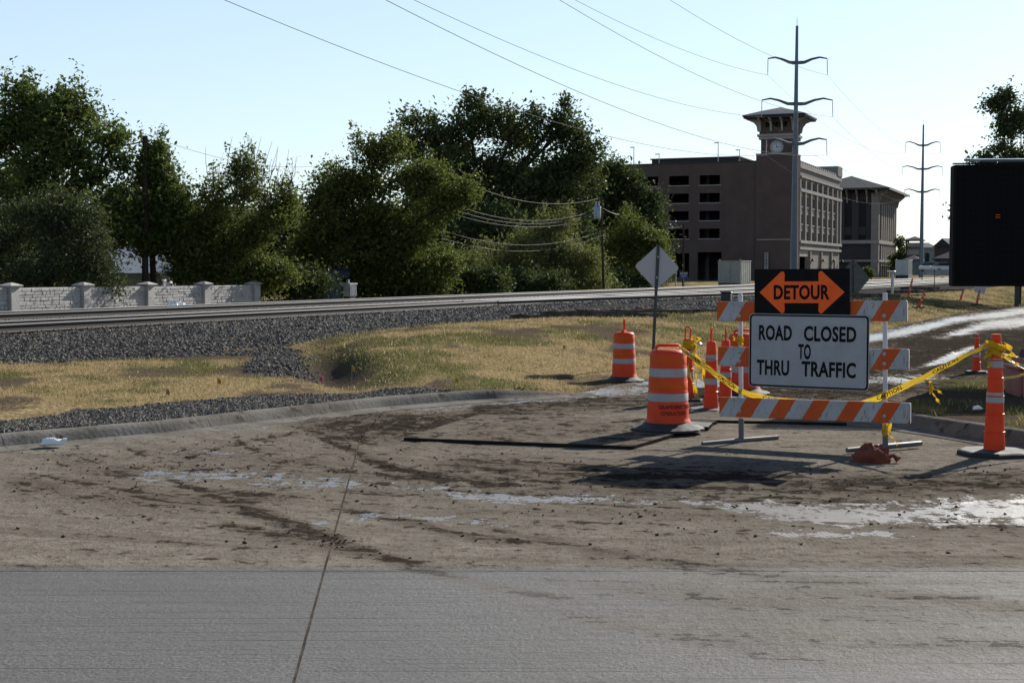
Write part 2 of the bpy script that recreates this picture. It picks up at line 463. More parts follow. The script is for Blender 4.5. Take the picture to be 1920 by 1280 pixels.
ww = m.math('ADD', awet, m.math('MULTIPLY', m.math('SUBTRACT', m.math('ADD', m.math('MULTIPLY', E, .7), m.math('MULTIPLY', G, .3)), .52), m.math('MULTIPLY', m.mapr(awet, .0, .4), 9.0)))
wetf = m.math('MULTIPLY', m.mapr(ww, .34, .50, 0, 1, True), m.math('SUBTRACT', 1.0, m.math('MULTIPLY', mudf, .8)))
damp = m.mapr(ww, .10, .55, 0, 1, True)
base = m.mix(m.math('MULTIPLY', damp, .5), base, (.085, .07, .057))
rough = m.mapr(wetf, 0, 1, .70, .36)
hgt = m.math('ADD', m.math('MULTIPLY', mudf, .55), m.math('ADD', m.math('MULTIPLY', m.math('MULTIPLY', G, m.mapr(afilm, 0, 1, .25, 1.0)), 1.1), m.math('MULTIPLY', Cn, .25)))
hgt = m.math('ADD', hgt, m.math('MULTIPLY', lines, -.25))
hgt = m.math('MULTIPLY', hgt, m.math('SUBTRACT', 1.0, m.math('MULTIPLY', wetf, .8)))
ring = m.n("ShaderNodeTexWave", wave_type='RINGS', rings_direction='Z'); mp = m.n("ShaderNodeMapping"); mp.inputs[1].default_value = TREAD_C; m.l(m.pos("world"), mp.inputs[0]); m.l(mp.outputs[0], ring.inputs["Vector"])
ring.inputs["Scale"].default_value = 9.0; ring.inputs["Distortion"].default_value = 2.0; ring.inputs["Detail"].default_value = 2
hgt = m.math('ADD', hgt, m.math('MULTIPLY', m.math('MULTIPLY', ring.outputs[1], m.attr("tread")), .045))
nrm_ = m.bump(hgt, .8, .035)
b = m.bsdf(base, rough, 0, nrm_, m.mapr(wetf, 0, 1, .15, 1.0))
dif = m.n("ShaderNodeBsdfDiffuse"); m.l(base, dif.inputs[0]); m.l(nrm_, dif.inputs["Normal"])
mxs = m.n("ShaderNodeMixShader"); m.l(m.math('MAXIMUM', wetf, m.math('SUBTRACT', 1.0, afilm)), mxs.inputs[0])
m.l(dif.outputs[0], mxs.inputs[1]); m.l(b.outputs[0], mxs.inputs[2]); m.l(mxs.outputs[0], m.out.inputs[0])
MAT_ROAD = m.mat

D1 = gp(960, 1070).y
JA, JB = gp(665, 860), gp(550, 1280)
def jx(d): return JA.x + (JB.x - JA.x) * (d - JA.y) / (JB.y - JA.y)
ISL_F = [(1686, 770), (1704, 776), (1730, 781), (1800, 791), (1920, 809), (2200, 846)]
ISL_B = [(1692, 758), (1715, 746), (1745, 735), (1800, 722), (1920, 712), (2200, 700)]
def road_patch(name, d0, d1, nrow, k0, k1, ncol, parent, edges, smooth=True):
    d = np.geomspace(d0, d1, nrow); k = np.linspace(k0, k1, ncol)
    D, K = np.meshgrid(d, k, indexing='ij')
    Xr = jx(np.minimum(D, 15.5)) + K * D
    g = .007
    if 'L' in edges: Xr[:, 0] += g
    if 'R' in edges: Xr[:, -1] -= g
    Dy = D.copy()
    if 'N' in edges: Dy[0, :] += g
    if 'F' in edges: Dy[-1, :] -= g
    x, y = Xr.ravel(), Dy.ravel()
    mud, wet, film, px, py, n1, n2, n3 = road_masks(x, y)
    nn = fbm(x * 9, y * 9, 3, 61)
    zz = (n3 - .5) * .016 + np.clip(mud, 0, 1) * np.clip(n2 - .38, 0, 1) * .13 * (.2 + nn) - np.clip(wet, 0, 1) * .006
    zz = zz * sstep(3.0, 9.0, y) * (py < 1062) + (n3 - .5) * .004
    zz = np.maximum(zz, -.012)
    zz = zz * np.where(y < 15.6, sstep(.02, .30, np.abs(x - jx(y))), 1) * sstep(.01, .2, np.abs(y - D1))
    s, t = st(x, y)
    tk = np.interp(s, EDGE[0], EDGE[1])
    ok = ((t > tk + .10) & (t < tk + 24)).reshape(D.shape)
    q = quads(nrow, ncol)
    okf = ok.ravel()[q].sum(1) >= 2
    q = q[okf]
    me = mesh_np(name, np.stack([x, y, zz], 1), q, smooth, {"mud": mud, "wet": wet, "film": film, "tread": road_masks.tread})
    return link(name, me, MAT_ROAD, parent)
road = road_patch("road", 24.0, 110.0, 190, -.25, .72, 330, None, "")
tag(road, "wet muddy haul road running alongside the railway", "road", kind="structure")
for nm, a, b_, nr, k0, k1, nc, e in (("concrete_slab", 3.2, D1, 90, -.60, 0, 90, "RF"), ("concrete_slab", 3.2, D1, 90, 0, .72, 110, "LF"),
                                   ("concrete_slab", D1, 24.0, 300, -.60, 0, 200, "RN"), ("concrete_slab", D1, 24.0, 300, 0, .72, 280, "LN")):
    o = road_patch(nm, a, b_, nr, k0, k1, nc, road, e)

# ---- earth packed into the slab joints
MAT_SEAL = pmat("joint_fill", (.115, .098, .080), (.055, .047, .038), 9, .95, bump=.6, bscale=60, bdist=.01)
def seal(a, b, w, n=60):
    m_ = MB(); d = (b - a).normalized(); o = Vector((d.y, -d.x, 0)); rs = []
    for i in range(n + 1):
        q = a.lerp(b, i / n); rs.append([q - o * w + Vector((0, 0, -.02)), q - o * w + Vector((0, 0, -.002 + random.uniform(-.002, .002))), q + o * w + Vector((0, 0, -.002 + random.uniform(-.002, .002))), q + o * w + Vector((0, 0, -.02))])
    m_.rings(rs).build("joint_fill", MAT_SEAL, road)
seal(Vector((jx(3.3), 3.3, 0)), Vector((jx(15.5), 15.5, 0)), .008)
seal(Vector((-5.2, D1, 0)), Vector((6.2, D1, 0)), .012)

# ---- kerbs: cast lengths with open joints
MAT_KERB = pmat("kerb_concrete", (.235, .22, .198), (.14, .126, .108), 2.2, .9, bump=.5, bscale=22, bdist=.02, c3=(.085, .07, .055), scale3=6)
def kerb_run(pts, name, label, flip=1, seg=1.25, taper_end=False):
    """pts: ground points along the back of the kerb"""
    pts = [Vector((p[0], p[1], 0)) for p in pts]
    L = [0]
    for a, b in zip(pts, pts[1:]): L.append(L[-1] + (b - a).length)
    xs, ys = [p.x for p in pts], [p.y for p in pts]
    def P(l): return Vector((np.interp(l, L, xs), np.interp(l, L, ys), 0))
    root = empty(name, P(0), 0); tag(root, label, "kerb", kind="structure")
    l = 0.0
    while l < L[-1] - .1:
        l1 = min(l + seg, L[-1]); n = 8; rs = []
        for i in range(n + 1):
            q = l + .004 + (l1 - l - .008) * i / n
            d = (P(min(q + .15, L[-1])) - P(max(q - .15, 0))).normalized()
            o = Vector((d.y, -d.x, 0)) * flip
            h = .165
            if taper_end: h = .15 * min(1, max(.12, (L[-1] - q) / 1.6))
            h += (random.random() - .5) * .005
            prof = [(-.04, -.10), (-.03, h - .006), (.0, h), (.06, h), (.115, h - .012), (.145, h - .05), (.185, .03), (.26, .012), (.42, .004), (.42, -.1)]
            rs.append([P(q) + o * a - P(0) + Vector((0, 0, z_)) for a, z_ in prof])
        MB().rings(rs).build("kerb_stone", MAT_KERB, root, smooth=True)
        l = l1
    return root
kl = [wp(s, t) for s, t in zip(*poly([(-500, 852, .15), (0, 811, .15), (100, 803, .15), (300, 787, .15), (500, 765, .15), (700, 744, .15), (850, 733, .15), (960, 727, .15), (1040, 724, .14), (1092, 723, .12)])[:2])]
kerb_run(kl, "kerb", "weathered concrete kerb curving along the grass verge", 1, 2.5, True)

# ---- grass island at the right with its kerb
gf, gb = [gp(*q, .14) for q in ISL_F], [gp(*q, .10) for q in ISL_B]
def along(P_, a):
    L = np.cumsum([0] + [(b - c).length for b, c in zip(P_[1:], P_)]); L /= L[-1]
    return np.interp(a, L, [p.x for p in P_]), np.interp(a, L, [p.y for p in P_])
A = np.linspace(0, 1, 90); Bv = np.linspace(0, 1, 40)
fx, fy = along(gf, A); bx_, by_ = along(gb, A)
IX = fx[:, None] * (1 - Bv) + bx_[:, None] * Bv; IY = fy[:, None] * (1 - Bv) + by_[:, None] * Bv
ib = np.sin(np.pi * np.clip(Bv, 0, 1))[None, :] * np.ones_like(IX)
IZ = .135 + ib * .10 * fbm(IX * 1.2, IY * 1.2, 3, 71) - .2 * sstep(.85, 1, Bv)[None, :] - .12 * (1 - sstep(0, .05, A))[:, None]
me = mesh_np("grass_island", np.stack([IX.ravel(), IY.ravel(), IZ.ravel()], 1), quads(90, 40)[:, ::-1], True,
             {"ballast": np.zeros(IX.size), "green": .45 + .5 * fbm(IX.ravel(), IY.ravel(), 3, 77), "bare": np.clip(sstep(.42, .62, fbm(IX.ravel() * 1.3, IY.ravel() * 1.3, 4, 79)) + sstep(.75, .95, np.tile(Bv, 90)) + .7 * sstep(.12, .0, np.tile(Bv, 90)), 0, 1)})
isl = link("verge", me, MAT_GROUND); tag(isl, "small green grass verge behind the right kerb", "verge", kind="structure")
kerb_run([(p.x, p.y) for p in gf], "kerb", "grey concrete kerb in front of the small green verge", 1, 1.6)

# ---- loose stones and blades
def rocks(name, x, y, z, size, mat, parent=None, flat=.75):
    n = len(x)
    base = np.array([(1, 0, 0), (-1, 0, 0), (0, 1, 0), (0, -1, 0), (0, 0, 1), (0, 0, -1)], float)
    fc = np.array([(0, 2, 4), (2, 1, 4), (1, 3, 4), (3, 0, 4), (2, 0, 5), (1, 2, 5), (3, 1, 5), (0, 3, 5)])
    v = base[None] * (.65 + .7 * rng.random((n, 6, 1)))
    v = v + (rng.random((n, 6, 3)) - .5) * .5
    a = rng.random(n) * 6.283; b = (rng.random(n) - .5) * 1.6
    ca, sa, cb, sb = np.cos(a)[:, None], np.sin(a)[:, None], np.cos(b)[:, None], np.sin(b)[:, None]
    vx, vy, vz = v[..., 0], v[..., 1], v[..., 2]
    vx, vz = vx * cb - vz * sb, vx * sb + vz * cb
    vx, vy = vx * ca - vy * sa, vx * sa + vy * ca
    S_ = size[:, None]
    V = np.stack([vx * S_ + x[:, None], vy * S_ + y[:, None], vz * S_ * flat + z[:, None]], -1).reshape(-1, 3)
    Fc = (fc[None] + (np.arange(n) * 6)[:, None, None]).reshape(-1, 3)
    tint = np.repeat(rng.random(n), 6)
    me = mesh_np(name, V, Fc, False, {"tint": tint})
    return link(name, me, mat, parent)
m = NT("ballast_stone")
tc = m.mix(m.attr("tint"), (.065, .060, .054), (.245, .228, .205))
m.bsdf(m.mix(m.mapr(m.noise(m.pos("world"), 20, 3), .45, .7), tc, (.15, .125, .10)), .85, 0, None, .05)
MAT_STONE = m.mat
n = 52000
s = rng.random(n) ** 1.25 * 62 - 9; tmin = .15; 
tb = np.interp(s, BAL[0], BAL[1])
t = tmin + rng.random(n) * (tb + .25 - tmin)
xy = [P0.x + U.x * s + N.x * t, P0.y + U.y * s + N.y * t]
zz = terrain(*xy)[0]
keep = (t > .5) & ~((s > 24) & (t < 5.0) & (t > 3.0))
size = .022 + .034 * rng.random(n) ** 1.5
size = size * np.clip(xy[1] / 32, .9, 2.0)
o = rocks("ballast_stones", xy[0][keep], xy[1][keep], zz[keep] + .008, size[keep], MAT_STONE)
tag(o, "crushed grey ballast stones on the railway shoulder", "gravel", kind="stuff")
MAT_BEDSTONE = pmat("oily_ballast", (.085, .075, .067), (.045, .039, .034), 20, .95, bump=0)
# gravel in and between the tracks
n = 16000
s = rng.random(n) ** 1.3 * 60 - 10; t = -8.6 + 9.0 * rng.random(n)
tt = np.minimum(np.abs(t), np.abs(t + 1.5)); tt = np.minimum(tt, np.minimum(np.abs(t + 5.6), np.abs(t + 7.1)))
k = tt > .16
x_, y_ = P0.x + U.x * s + N.x * t, P0.y + U.y * s + N.y * t
o = rocks("track_stones", x_[k], y_[k], np.full(k.sum(), BED_Z + .005), (.025 + .035 * rng.random(n) ** 1.5)[k], MAT_BEDSTONE)
tag(o, "grey ballast stones lying between the rails", "gravel", kind="stuff")
# gravel strip behind the kerb and in the gully
n = 22000
s = EDGE[0][1] - 4 + rng.random(n) * (EDGE[0][6] - EDGE[0][1] + 4); tk = np.interp(s, EDGE[0], EDGE[1])
t = tk - rng.random(n) ** 1.2 * 1.5
x_, y_ = P0.x + U.x * s + N.x * t, P0.y + U.y * s + N.y * t
r_ = terrain(x_, y_)
k = (r_[1] > .5)
o = rocks("verge_gravel", x_[k], y_[k], r_[0][k] + .004, (.012 + .02 * rng.random(n) ** 1.5)[k], MAT_STONE)
tag(o, "small dark gravel strewn along the top of the kerb", "gravel", kind="stuff")
n = 26000
s = GUL_S.min() - 5 + rng.random(n) * (GUL_S.max() - GUL_S.min() + 7); tk, tb = np.interp(s, EDGE[0], EDGE[1]), np.interp(s, BAL[0], BAL[1])
t = tb + rng.random(n) * (tk - tb) * .8
x_, y_ = P0.x + U.x * s + N.x * t, P0.y + U.y * s + N.y * t
r_ = terrain(x_, y_); k = (r_[1] > .5) & (t < tk - 1.2)
o = rocks("gully_stones", x_[k], y_[k], r_[0][k] + .006, (.018 + .03 * rng.random(n) ** 1.5)[k], MAT_STONE)
tag(o, "grey stones washed down into the dark gully beside the mound", "gravel", kind="stuff")
# mud clods on the road
MAT_CLOD = pmat("mud_clod", (.075, .058, .045), (.045, .035, .028), 20, .95, bump=.3)
n = 330000
d_ = 9 + 20 * rng.random(n); k_ = -.45 + 1.0 * rng.random(n); x_ = d_ * k_
mud, wet, film, px, py, n1, n2, n3 = road_masks(x_, d_)
s_, t_ = st(x_, d_); tk = np.interp(s_, EDGE[0], EDGE[1])
pr = np.clip(mud, 0, 1) ** 1.3 * np.clip(n2 * 2.2 - .7, 0, 1) * .32 + .003
k = (rng.random(n) < pr) & (t_ > tk + .5) & (py < 1060)
o = rocks("mud_clods", x_[k], d_[k], np.full(k.sum(), .008), (.004 + .016 * rng.random(n) ** 3)[k], MAT_CLOD, None, .6)
tag(o, "small clods of dark mud dropped on the road", "mud", kind="stuff")

def blades(name, x, y, z, h, w, green, mat, label):
    n = len(x)
    a = rng.random(n) * 6.283; lean = .25 + .75 * rng.random(n); la = rng.random(n) * 6.283
    dx, dy = np.cos(a) * w, np.sin(a) * w
    tipx, tipy = np.cos(la) * h * lean, np.sin(la) * h * lean
    V = np.stack([np.stack([x - dx, y - dy, z - .005], 1), np.stack([x + dx, y + dy, z - .005], 1), np.stack([x + tipx, y + tipy, z + h], 1)], 1).reshape(-1, 3)
    me = mesh_np(name, V, np.arange(3 * n).reshape(-1, 3), False, {"green": np.repeat(green, 3), "tint": np.repeat(rng.random(n), 3)})
    o = link(name, me, mat); tag(o, label, "grass", kind="stuff")
m = NT("grass_blade")
g = m.attr("green")
gc = m.mix(m.mapr(g, .475, .60), (.52, .395, .21), (.155, .175, .062))
gc = m.mix(m.math('MULTIPLY', m.attr("tint"), .75), gc, (.20, .14, .07)); gc = m.mix(m.mapr(m.attr("tint"), .8, 1.0), gc, (.60, .49, .30))
b1 = m.n("ShaderNodeBsdfDiffuse"); m.l(gc, b1.inputs[0])
b2 = m.n("ShaderNodeBsdfTranslucent"); m.l(gc, b2.inputs[0])
mx = m.n("ShaderNodeMixShader"); mx.inputs[0].default_value = .4
m.l(b1.outputs[0], mx.inputs[1]); m.l(b2.outputs[0], mx.inputs[2]); m.l(mx.outputs[0], m.out.inputs[0])
MAT_BLADE = m.mat
n = 520000
s = -10 + 95 * rng.random(n) ** 1.15
tk, tb = np.interp(s, EDGE[0], EDGE[1]), np.interp(s, BAL[0], BAL[1])
t = tb - .3 + (tk - tb + .3) * rng.random(n)
x_, y_ = P0.x + U.x * s + N.x * t, P0.y + U.y * s + N.y * t
px, py = proj(x_, y_, .2)
r_ = terrain(x_, y_)
k = (px > -250) & (px < 2150) & (r_[1] < .5) & (rng.random(n) < np.clip((22 / np.maximum(y_, 1)) ** 1.3, .08, 1)) & (rng.random(n) > r_[3] * 1.1)
gr = r_[2] + (rng.random(n) - .5) * .12
sc = np.clip(y_ / 26, .7, 2.2)
blades("grass", x_[k], y_[k], r_[0][k], ((.016 + .055 * rng.random(n) ** 2.2) * (.8 + .8 * np.clip(gr - .4, 0, 1) * 2))[k] * np.sqrt(sc[k]), ((.005 + .007 * rng.random(n)) * sc)[k], gr[k], MAT_BLADE, "dry mown grass with green patches on the railway bank")
n = 14000
a, b_ = rng.random(n), .06 + .8 * rng.random(n)
fx2, fy2 = along(gf, a); bx2, by2 = along(gb, a)
x_, y_ = fx2 * (1 - b_) + bx2 * b_, fy2 * (1 - b_) + by2 * b_
zi = .135 + np.sin(np.pi * b_) * .10 * fbm(x_ * 1.2, y_ * 1.2, 3, 71) - .12 * (1 - sstep(0, .05, a))
k = fbm(x_ * 1.3, y_ * 1.3, 4, 79) < .55
blades("grass", x_[k], y_[k], zi[k], (.03 + .06 * rng.random(n))[k], np.full(k.sum(), .005), (.45 + .5 * fbm(x_, y_, 3, 77))[k], MAT_BLADE, "short green grass growing on the right verge")
# ================================================================== RAILWAY
TRK_ANG = math.atan2(U.y, U.x)
m = NT("rail_steel")
p = m.pos("world"); geo = m.n("ShaderNodeNewGeometry")
sx = m.n("ShaderNodeSeparateXYZ"); m.l(geo.outputs["Normal"], sx.inputs[0])
spz = m.n('ShaderNodeSeparateXYZ'); m.l(geo.outputs['Position'], spz.inputs[0])
top = m.math('MULTIPLY', m.mapr(sx.outputs[2], .72, .9), m.mapr(spz.outputs[2], RAIL_Z - .04, RAIL_Z - .03))
cr = m.mix(m.noise(p, 8, 4), (.022, .017, .015), (.040, .030, .025))
colr = m.mix(top, cr, (.85, .84, .82))
m.bsdf(colr, m.mapr(top, 0, 1, .85, .36), m.math('MULTIPLY', top, .9), m.bump(m.noise(p, 60, 3), .15, .004))
MAT_RAIL = m.mat
MAT_TIE = pmat("creosote_timber", (.055, .044, .037), (.026, .021, .018), 6, .92, bump=.6, bscale=18, bdist=.02, c3=(.15, .135, .12), scale3=9)
MAT_PLATE = pmat("rusty_plate", (.12, .075, .05), (.07, .05, .04), 12, .8, metal=.3, bump=.2)
def rail_profile():
    h = [(-.075, 0), (.075, 0), (.07, .014), (.012, .034), (.010, .125), (.034, .140), (.037, .158), (.033, .174), (.022, .183), (.008, .186), (-.008, .186), (-.022, .183), (-.033, .174), (-.037, .158), (-.034, .140), (-.010, .125), (-.012, .034), (-.07, .014)]
    return h
def rail_mesh(name, path, parent, z=RAIL_Z - .186):
    """path: list of (s, t)"""
    rs = []
    pts = [wp(a, b) for a, b in path]
    for i, q in enumerate(pts):
        d = (pts[min(i + 1, len(pts) - 1)] - pts[max(i - 1, 0)]).normalized(); o = Vector((d.y, -d.x, 0))
        rs.append([q + o * (-a) + Vector((0, 0, z + b)) for a, b in rail_profile()])
    return MB().rings(rs).build(name, MAT_RAIL, parent)
tie_mb = MB(); tie_mb.bbox(-.11, .11, -1.3, 1.3, -.16, .02, .012)
tie_mb.mi = 1
for c in (-.755, .755):
    tie_mb.box(-.10, .10, c - .17, c + .17, .021, .035)
    for dx in (-.07, .07):
        for dy in (-.12, .12): tie_mb.bbox(dx - .016, dx + .016, c + dy - .016, c + dy + .016, .03, .065, .006)
tie_src = bpy.data.meshes.new("tie"); tie_src.from_pydata(tie_mb.v, [], tie_mb.f); tie_src.polygons.foreach_set("material_index", tie_mb.m)
tie_src.materials.append(MAT_TIE); tie_src.materials.append(MAT_PLATE)
def lay_track(label, centre, s0, s1, s_single, sp=.54, group="parallel railway tracks"):
    """centre(s) -> t of the centre line"""
    root = empty("railway_track", wp(s0, centre(s0), RAIL_Z - .22), 0, label, "railway track", group)
    root.location = (0, 0, 0)
    ss = list(np.arange(s0, s1, 4.0)) + [s1]
    for off in (-.755, .755):
        rail_mesh("rail", [(a, centre(a) + off) for a in ss], root)
    s_ = s0; rest = MB(); k = 0
    while s_ < s1:
        sl = (centre(s_ + 1) - centre(s_ - 1)) / 2
        ang = TRK_ANG - math.atan(sl) + (random.random() - .5) * .02
        q = wp(s_ + (random.random() - .5) * .04, centre(s_) + (random.random() - .5) * .04, RAIL_Z - .186 - .036 + (random.random() - .5) * .008)
        if s_ < s_single:
            o = bpy.data.objects.new("tie", tie_src); col.objects.link(o); o.parent = root
            o.location = q; o.rotation_euler = (0, 0, ang); k += 1
        else:
            rest.box(-.11, .11, -1.3, 1.3, -.16, .02, Matrix.Translation(q) @ Matrix.Rotation(ang, 4, 'Z'))
        s_ += sp
    if rest.v: tag(rest.build("far_ties", MAT_TIE, root), kind="stuff")
    return root
S_L = -14.0
lay_track("near mainline railway track with worn bright rails beside the ballast shoulder", lambda s: -.755, S_L, 330, 75)
lay_track("far mainline railway track running along the wall side", lambda s: -6.35, S_L, 330, 75)
def siding(s):
    return -.755 + 4.25 * float(sstep(22, 62, s))
lay_track("siding track branching off towards the grass bank", siding, 26, 260, 90)
# switch machine box and short posts by the siding
MAT_BLACK = pmat("black_paint", (.018, .018, .02), (.03, .03, .03), 8, .55, bump=.1)
MAT_STEEL = pmat("galvanised", (.42, .43, .45), (.32, .33, .35), 6, .45, metal=.7, bump=.08)
MAT_WHITE = pmat("white_paint", (.72, .72, .72), (.60, .60, .59), 5, .5, bump=.1, c3=(.35, .33, .30), scale3=14)
MAT_ALU = pmat("aluminium_sheet", (.50, .51, .52), (.40, .41, .42), 3, .42, metal=.6, bump=.06)
e = empty("switch_stand", gp(1362, 566, .42), R(-20), "black switch machine box on the siding ballast", "switch box")
m_ = MB(); m_.bbox(-.22, .22, -.18, .18, .05, .42, .03); m_.build("housing", MAT_BLACK, e, True)
m_ = MB(); m_.bbox(-.25, .25, -.21, .21, .42, .46, .015); m_.build("lid", MAT_BLACK, e)
m_ = MB(); m_.bbox(-.3, .3, -.1, .1, 0, .05, .01); m_.build("base_plate", MAT_STEEL, e)
m_ = MB(); m_.tube([(.3, 0, 0), (.3, 0, .55)], .012, 6); m_.build("marker_rod", MAT_STEEL, e)

# pile of old ties beside the siding
def tie_at(px, py, z, L, ang, tilt=0.0, hgt=.18, w=.24, lab=0):
    q = gp(px, py, z)
    m_ = MB(); n = 10; rs = []
    for i in range(n + 1):
        xx = -L / 2 + L * i / n
        j = lambda: (random.random() - .5) * .03
        rs.append([(xx, -w / 2 + j(), j() * .4), (xx, w / 2 + j(), j() * .4), (xx, w / 2 + j(), hgt + j()), (xx, -w / 2 + j(), hgt + j())])
    m_.rings(rs)
    o = m_.build("railroad_tie", MAT_OLD); o.location = q; o.rotation_euler = (0, tilt, ang)
    tag(o, ("weathered dark timber tie in the loose pile between ballast and dry grass", "old black timber tie dumped by the siding behind the detour sign", "black timber tie lying beside the siding near the short orange posts")[lab], "railroad tie", ("ties piled at the grass edge", "ties dumped by the siding", "ties by the orange posts")[lab])
MAT_OLD = pmat("old_timber", (.17, .15, .13), (.05, .042, .036), 5, .95, bump=.8, bscale=14, bdist=.03, c3=(.20, .17, .14), scale3=7)
for a in [(1040, 602, .38, 2.6, .30, .03), (1075, 606, .38, 2.4, 1.2, 0), (1110, 600, .38, 2.4, .15, -.02), (1150, 604, .38, 2.6, .42, 0), (1175, 608, .36, 2.3, -.05, 0), (1215, 600, .38, 2.5, .55, .03),
          (1090, 594, .55, 2.5, .5, 0), (1165, 597, .55, 2.5, .2, .05), (1245, 597, .38, 2.6, .3, 0), (1290, 596, .38, 2.6, .35, 0), (1325, 593, .38, 2.6, .5, 0), (1270, 590, .56, 2.6, .4, .02), (1225, 592, .56, 2.4, .35, 0)]:
    tie_at(*a)
for a in [(1618, 566, .40, 2.6, .35, 0), (1650, 563, .40, 2.7, .45, 0), (1690, 559, .40, 2.7, .30, 0), (1640, 557, .58, 2.6, .3, .03), (1610, 558, .58, 2.5, .6, 0)]:
    tie_at(*a, lab=1)
for a in [(1740, 549, .40, 2.8, .4, 0), (1770, 548, .40, 2.8, .3, 0), (1700, 550, .45, 2.8, .4, .02), (1725, 543, .60, 2.8, .35, 0)]:
    tie_at(*a, lab=2)

# ================================================================== BOUNDARY WALL
Q = 12.9                      # metres beyond the near rail
WALL_Z0, WALL_Z1 = -.42, 1.25
MAT_CAST = pmat("cast_stone", (.58, .56, .54), (.46, .44, .42), 2.0, .9, bump=.4, bscale=16, bdist=.02, c3=(.36, .34, .32), scale3=5)
def s_of(px, t):
    """s of the point at offset t seen at column px"""
    u = (px - CX) / F / CP
    a = wp(0, t)
    return (u * a.y - a.x) / (U.x - u * U.y)
s_c = [s_of(x, -Q) for x in (22, 160, 280, 383)]
step = (s_c[3] - s_c[0]) / 3
wall = empty("boundary_wall", wp(s_c[0], -Q, WALL_Z0), TRK_ANG, "pale precast stone pattern wall with capped posts beyond the tracks", "wall")
def zt(k): return WALL_Z1 - WALL_Z0 - .012 * k
for k in range(-4, 5):
    x0 = k * step
    m_ = MB(); m_.bbox(x0 - .20, x0 + .20, -.20, .20, 0, zt(k) + .02, .015); po = m_.build("post", MAT_CAST, wall)
    m_ = MB(); m_.rings([[(x0 + a * r, b * r, z_) for a, b in ((-1, -1), (1, -1), (1, 1), (-1, 1))] for r, z_ in ((.29, zt(k) + .022), (.30, zt(k) + .07), (.22, zt(k) + .10), (.05, zt(k) + .16))])
    m_.build("cap", MAT_CAST, po)
    if k == 4: break
    pa = MB(); pa.box(x0 + .202, x0 + step - .202, -.05, .05, 0, zt(k) - .02); pn = pa.build("panel", MAT_CAST, wall)
    m_ = MB(); z_ = .03
    while z_ < zt(k) - .08:
        h = random.choice((.09, .12, .16)); h = min(h, zt(k) - .03 - z_); xx = x0 + .23
        while xx < x0 + step - .24:
            w = min(random.uniform(.18, .48), x0 + step - .22 - xx); d = random.uniform(.010, .034)
            if w > .05:
                m_.add([(xx, -.05, z_), (xx + w - .012, -.05, z_), (xx + w - .012, -.05, z_ + h - .012), (xx, -.05, z_ + h - .012),
                        (xx + .012, -.05 - d, z_ + .012), (xx + w - .024, -.05 - d * random.uniform(.6, 1), z_ + .012), (xx + w - .024, -.05 - d, z_ + h - .024), (xx + .012, -.05 - d * random.uniform(.6, 1), z_ + h - .024)],
                       [(4, 5, 6, 7), (0, 1, 5, 4), (1, 2, 6, 5), (2, 3, 7, 6), (3, 0, 4, 7)])
            xx += w
        z_ += h
    tag(m_.build("stone_facing", MAT_CAST, pn), kind="stuff")
# pieces of plastic sheet by the wall
def crumple(name, q, sx, sy, sz, mat, label, cat, seed=1, rz=0.0, amp=.35, n=14):
    r_ = np.random.default_rng(seed); rs = []
    ph = r_.random(8) * 6.28
    for i in range(n + 1):
        th = math.pi * i / n; row = []
        for j in range(20):
            a = 2 * math.pi * j / 20
            d = 1 + amp * (math.sin(3 * a + ph[0] + 2 * th) * .35 + math.sin(5 * th + ph[1] + a) * .3 + math.sin(7 * a - 4 * th + ph[2]) * .3 + (r_.random() - .5) * .45)
            zz_ = max(math.cos(th) * d, -.35)
            row.append((sx * math.sin(th) * math.cos(a) * d, sy * math.sin(th) * math.sin(a) * d, sz * (zz_ + .35)))
        rs.append(row)
    o = MB().rings(rs).build(name, mat, None, True); o.location = q; o.rotation_euler = (0, 0, rz)
    return tag(o, label, cat)
MAT_PLASTIC = pmat("white_plastic", (1.1, 1.1, 1.08), (.9, .9, .88), 9, .35, bump=.15, bscale=12)
crumple("plastic_sheet", wp(s_of(330, -9.6), -9.6, .12), .55, .3, .34, MAT_PLASTIC, "crumpled white plastic sheet lying behind the far rails", "plastic sheet", 5, .4, .6)
j = crumple("plastic_jug", gp(98, 834, .03), .125, .065, .055, MAT_PLASTIC, "crushed white plastic jug lying against the kerb", "jug", 9, .12, .22)
m_ = MB(); m_.tube([(.11, .0, .05), (.15, .01, .055)], [.022, .018], 10); m_.build("neck", MAT_PLASTIC, j)
# ================================================================== BUILDINGS
AZ_B = ray(2055, HORIZON); BX = Vector((AZ_B.x, AZ_B.y, 0)).normalized(); BY = Vector((-BX.y, BX.x, 0)); B_ANG = math.atan2(BX.y, BX.x)
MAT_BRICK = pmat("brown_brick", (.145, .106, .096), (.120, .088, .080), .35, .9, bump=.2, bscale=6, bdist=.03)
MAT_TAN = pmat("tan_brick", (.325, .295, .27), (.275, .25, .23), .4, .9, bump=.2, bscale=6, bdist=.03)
MAT_CASTL = pmat("light_cast", (.42, .40, .375), (.36, .34, .32), .6, .85, bump=.1)
MAT_DARKIN = pmat("deck_interior", (.13, .12, .125), (.10, .095, .10), .5, .9, bump=.1)
m = NT("dark_glass"); m.bsdf((.008, .010, .013), .35, 0, None, .15); MAT_GLASS = m.mat
MAT_ROOFB = pmat("blue_metal_roof", (.034, .052, .080), (.028, .044, .070), .8, .8, metal=0, bump=.05, spec=.1)
MAT_ROOFG = pmat("grey_roof", (.09, .095, .108), (.07, .076, .088), 1.2, .9, spec=.05, bump=.3, bscale=4, bdist=.05)
MAT_TRIMD = pmat("dark_trim", (.06, .055, .055), None, 2, .7, bump=0)
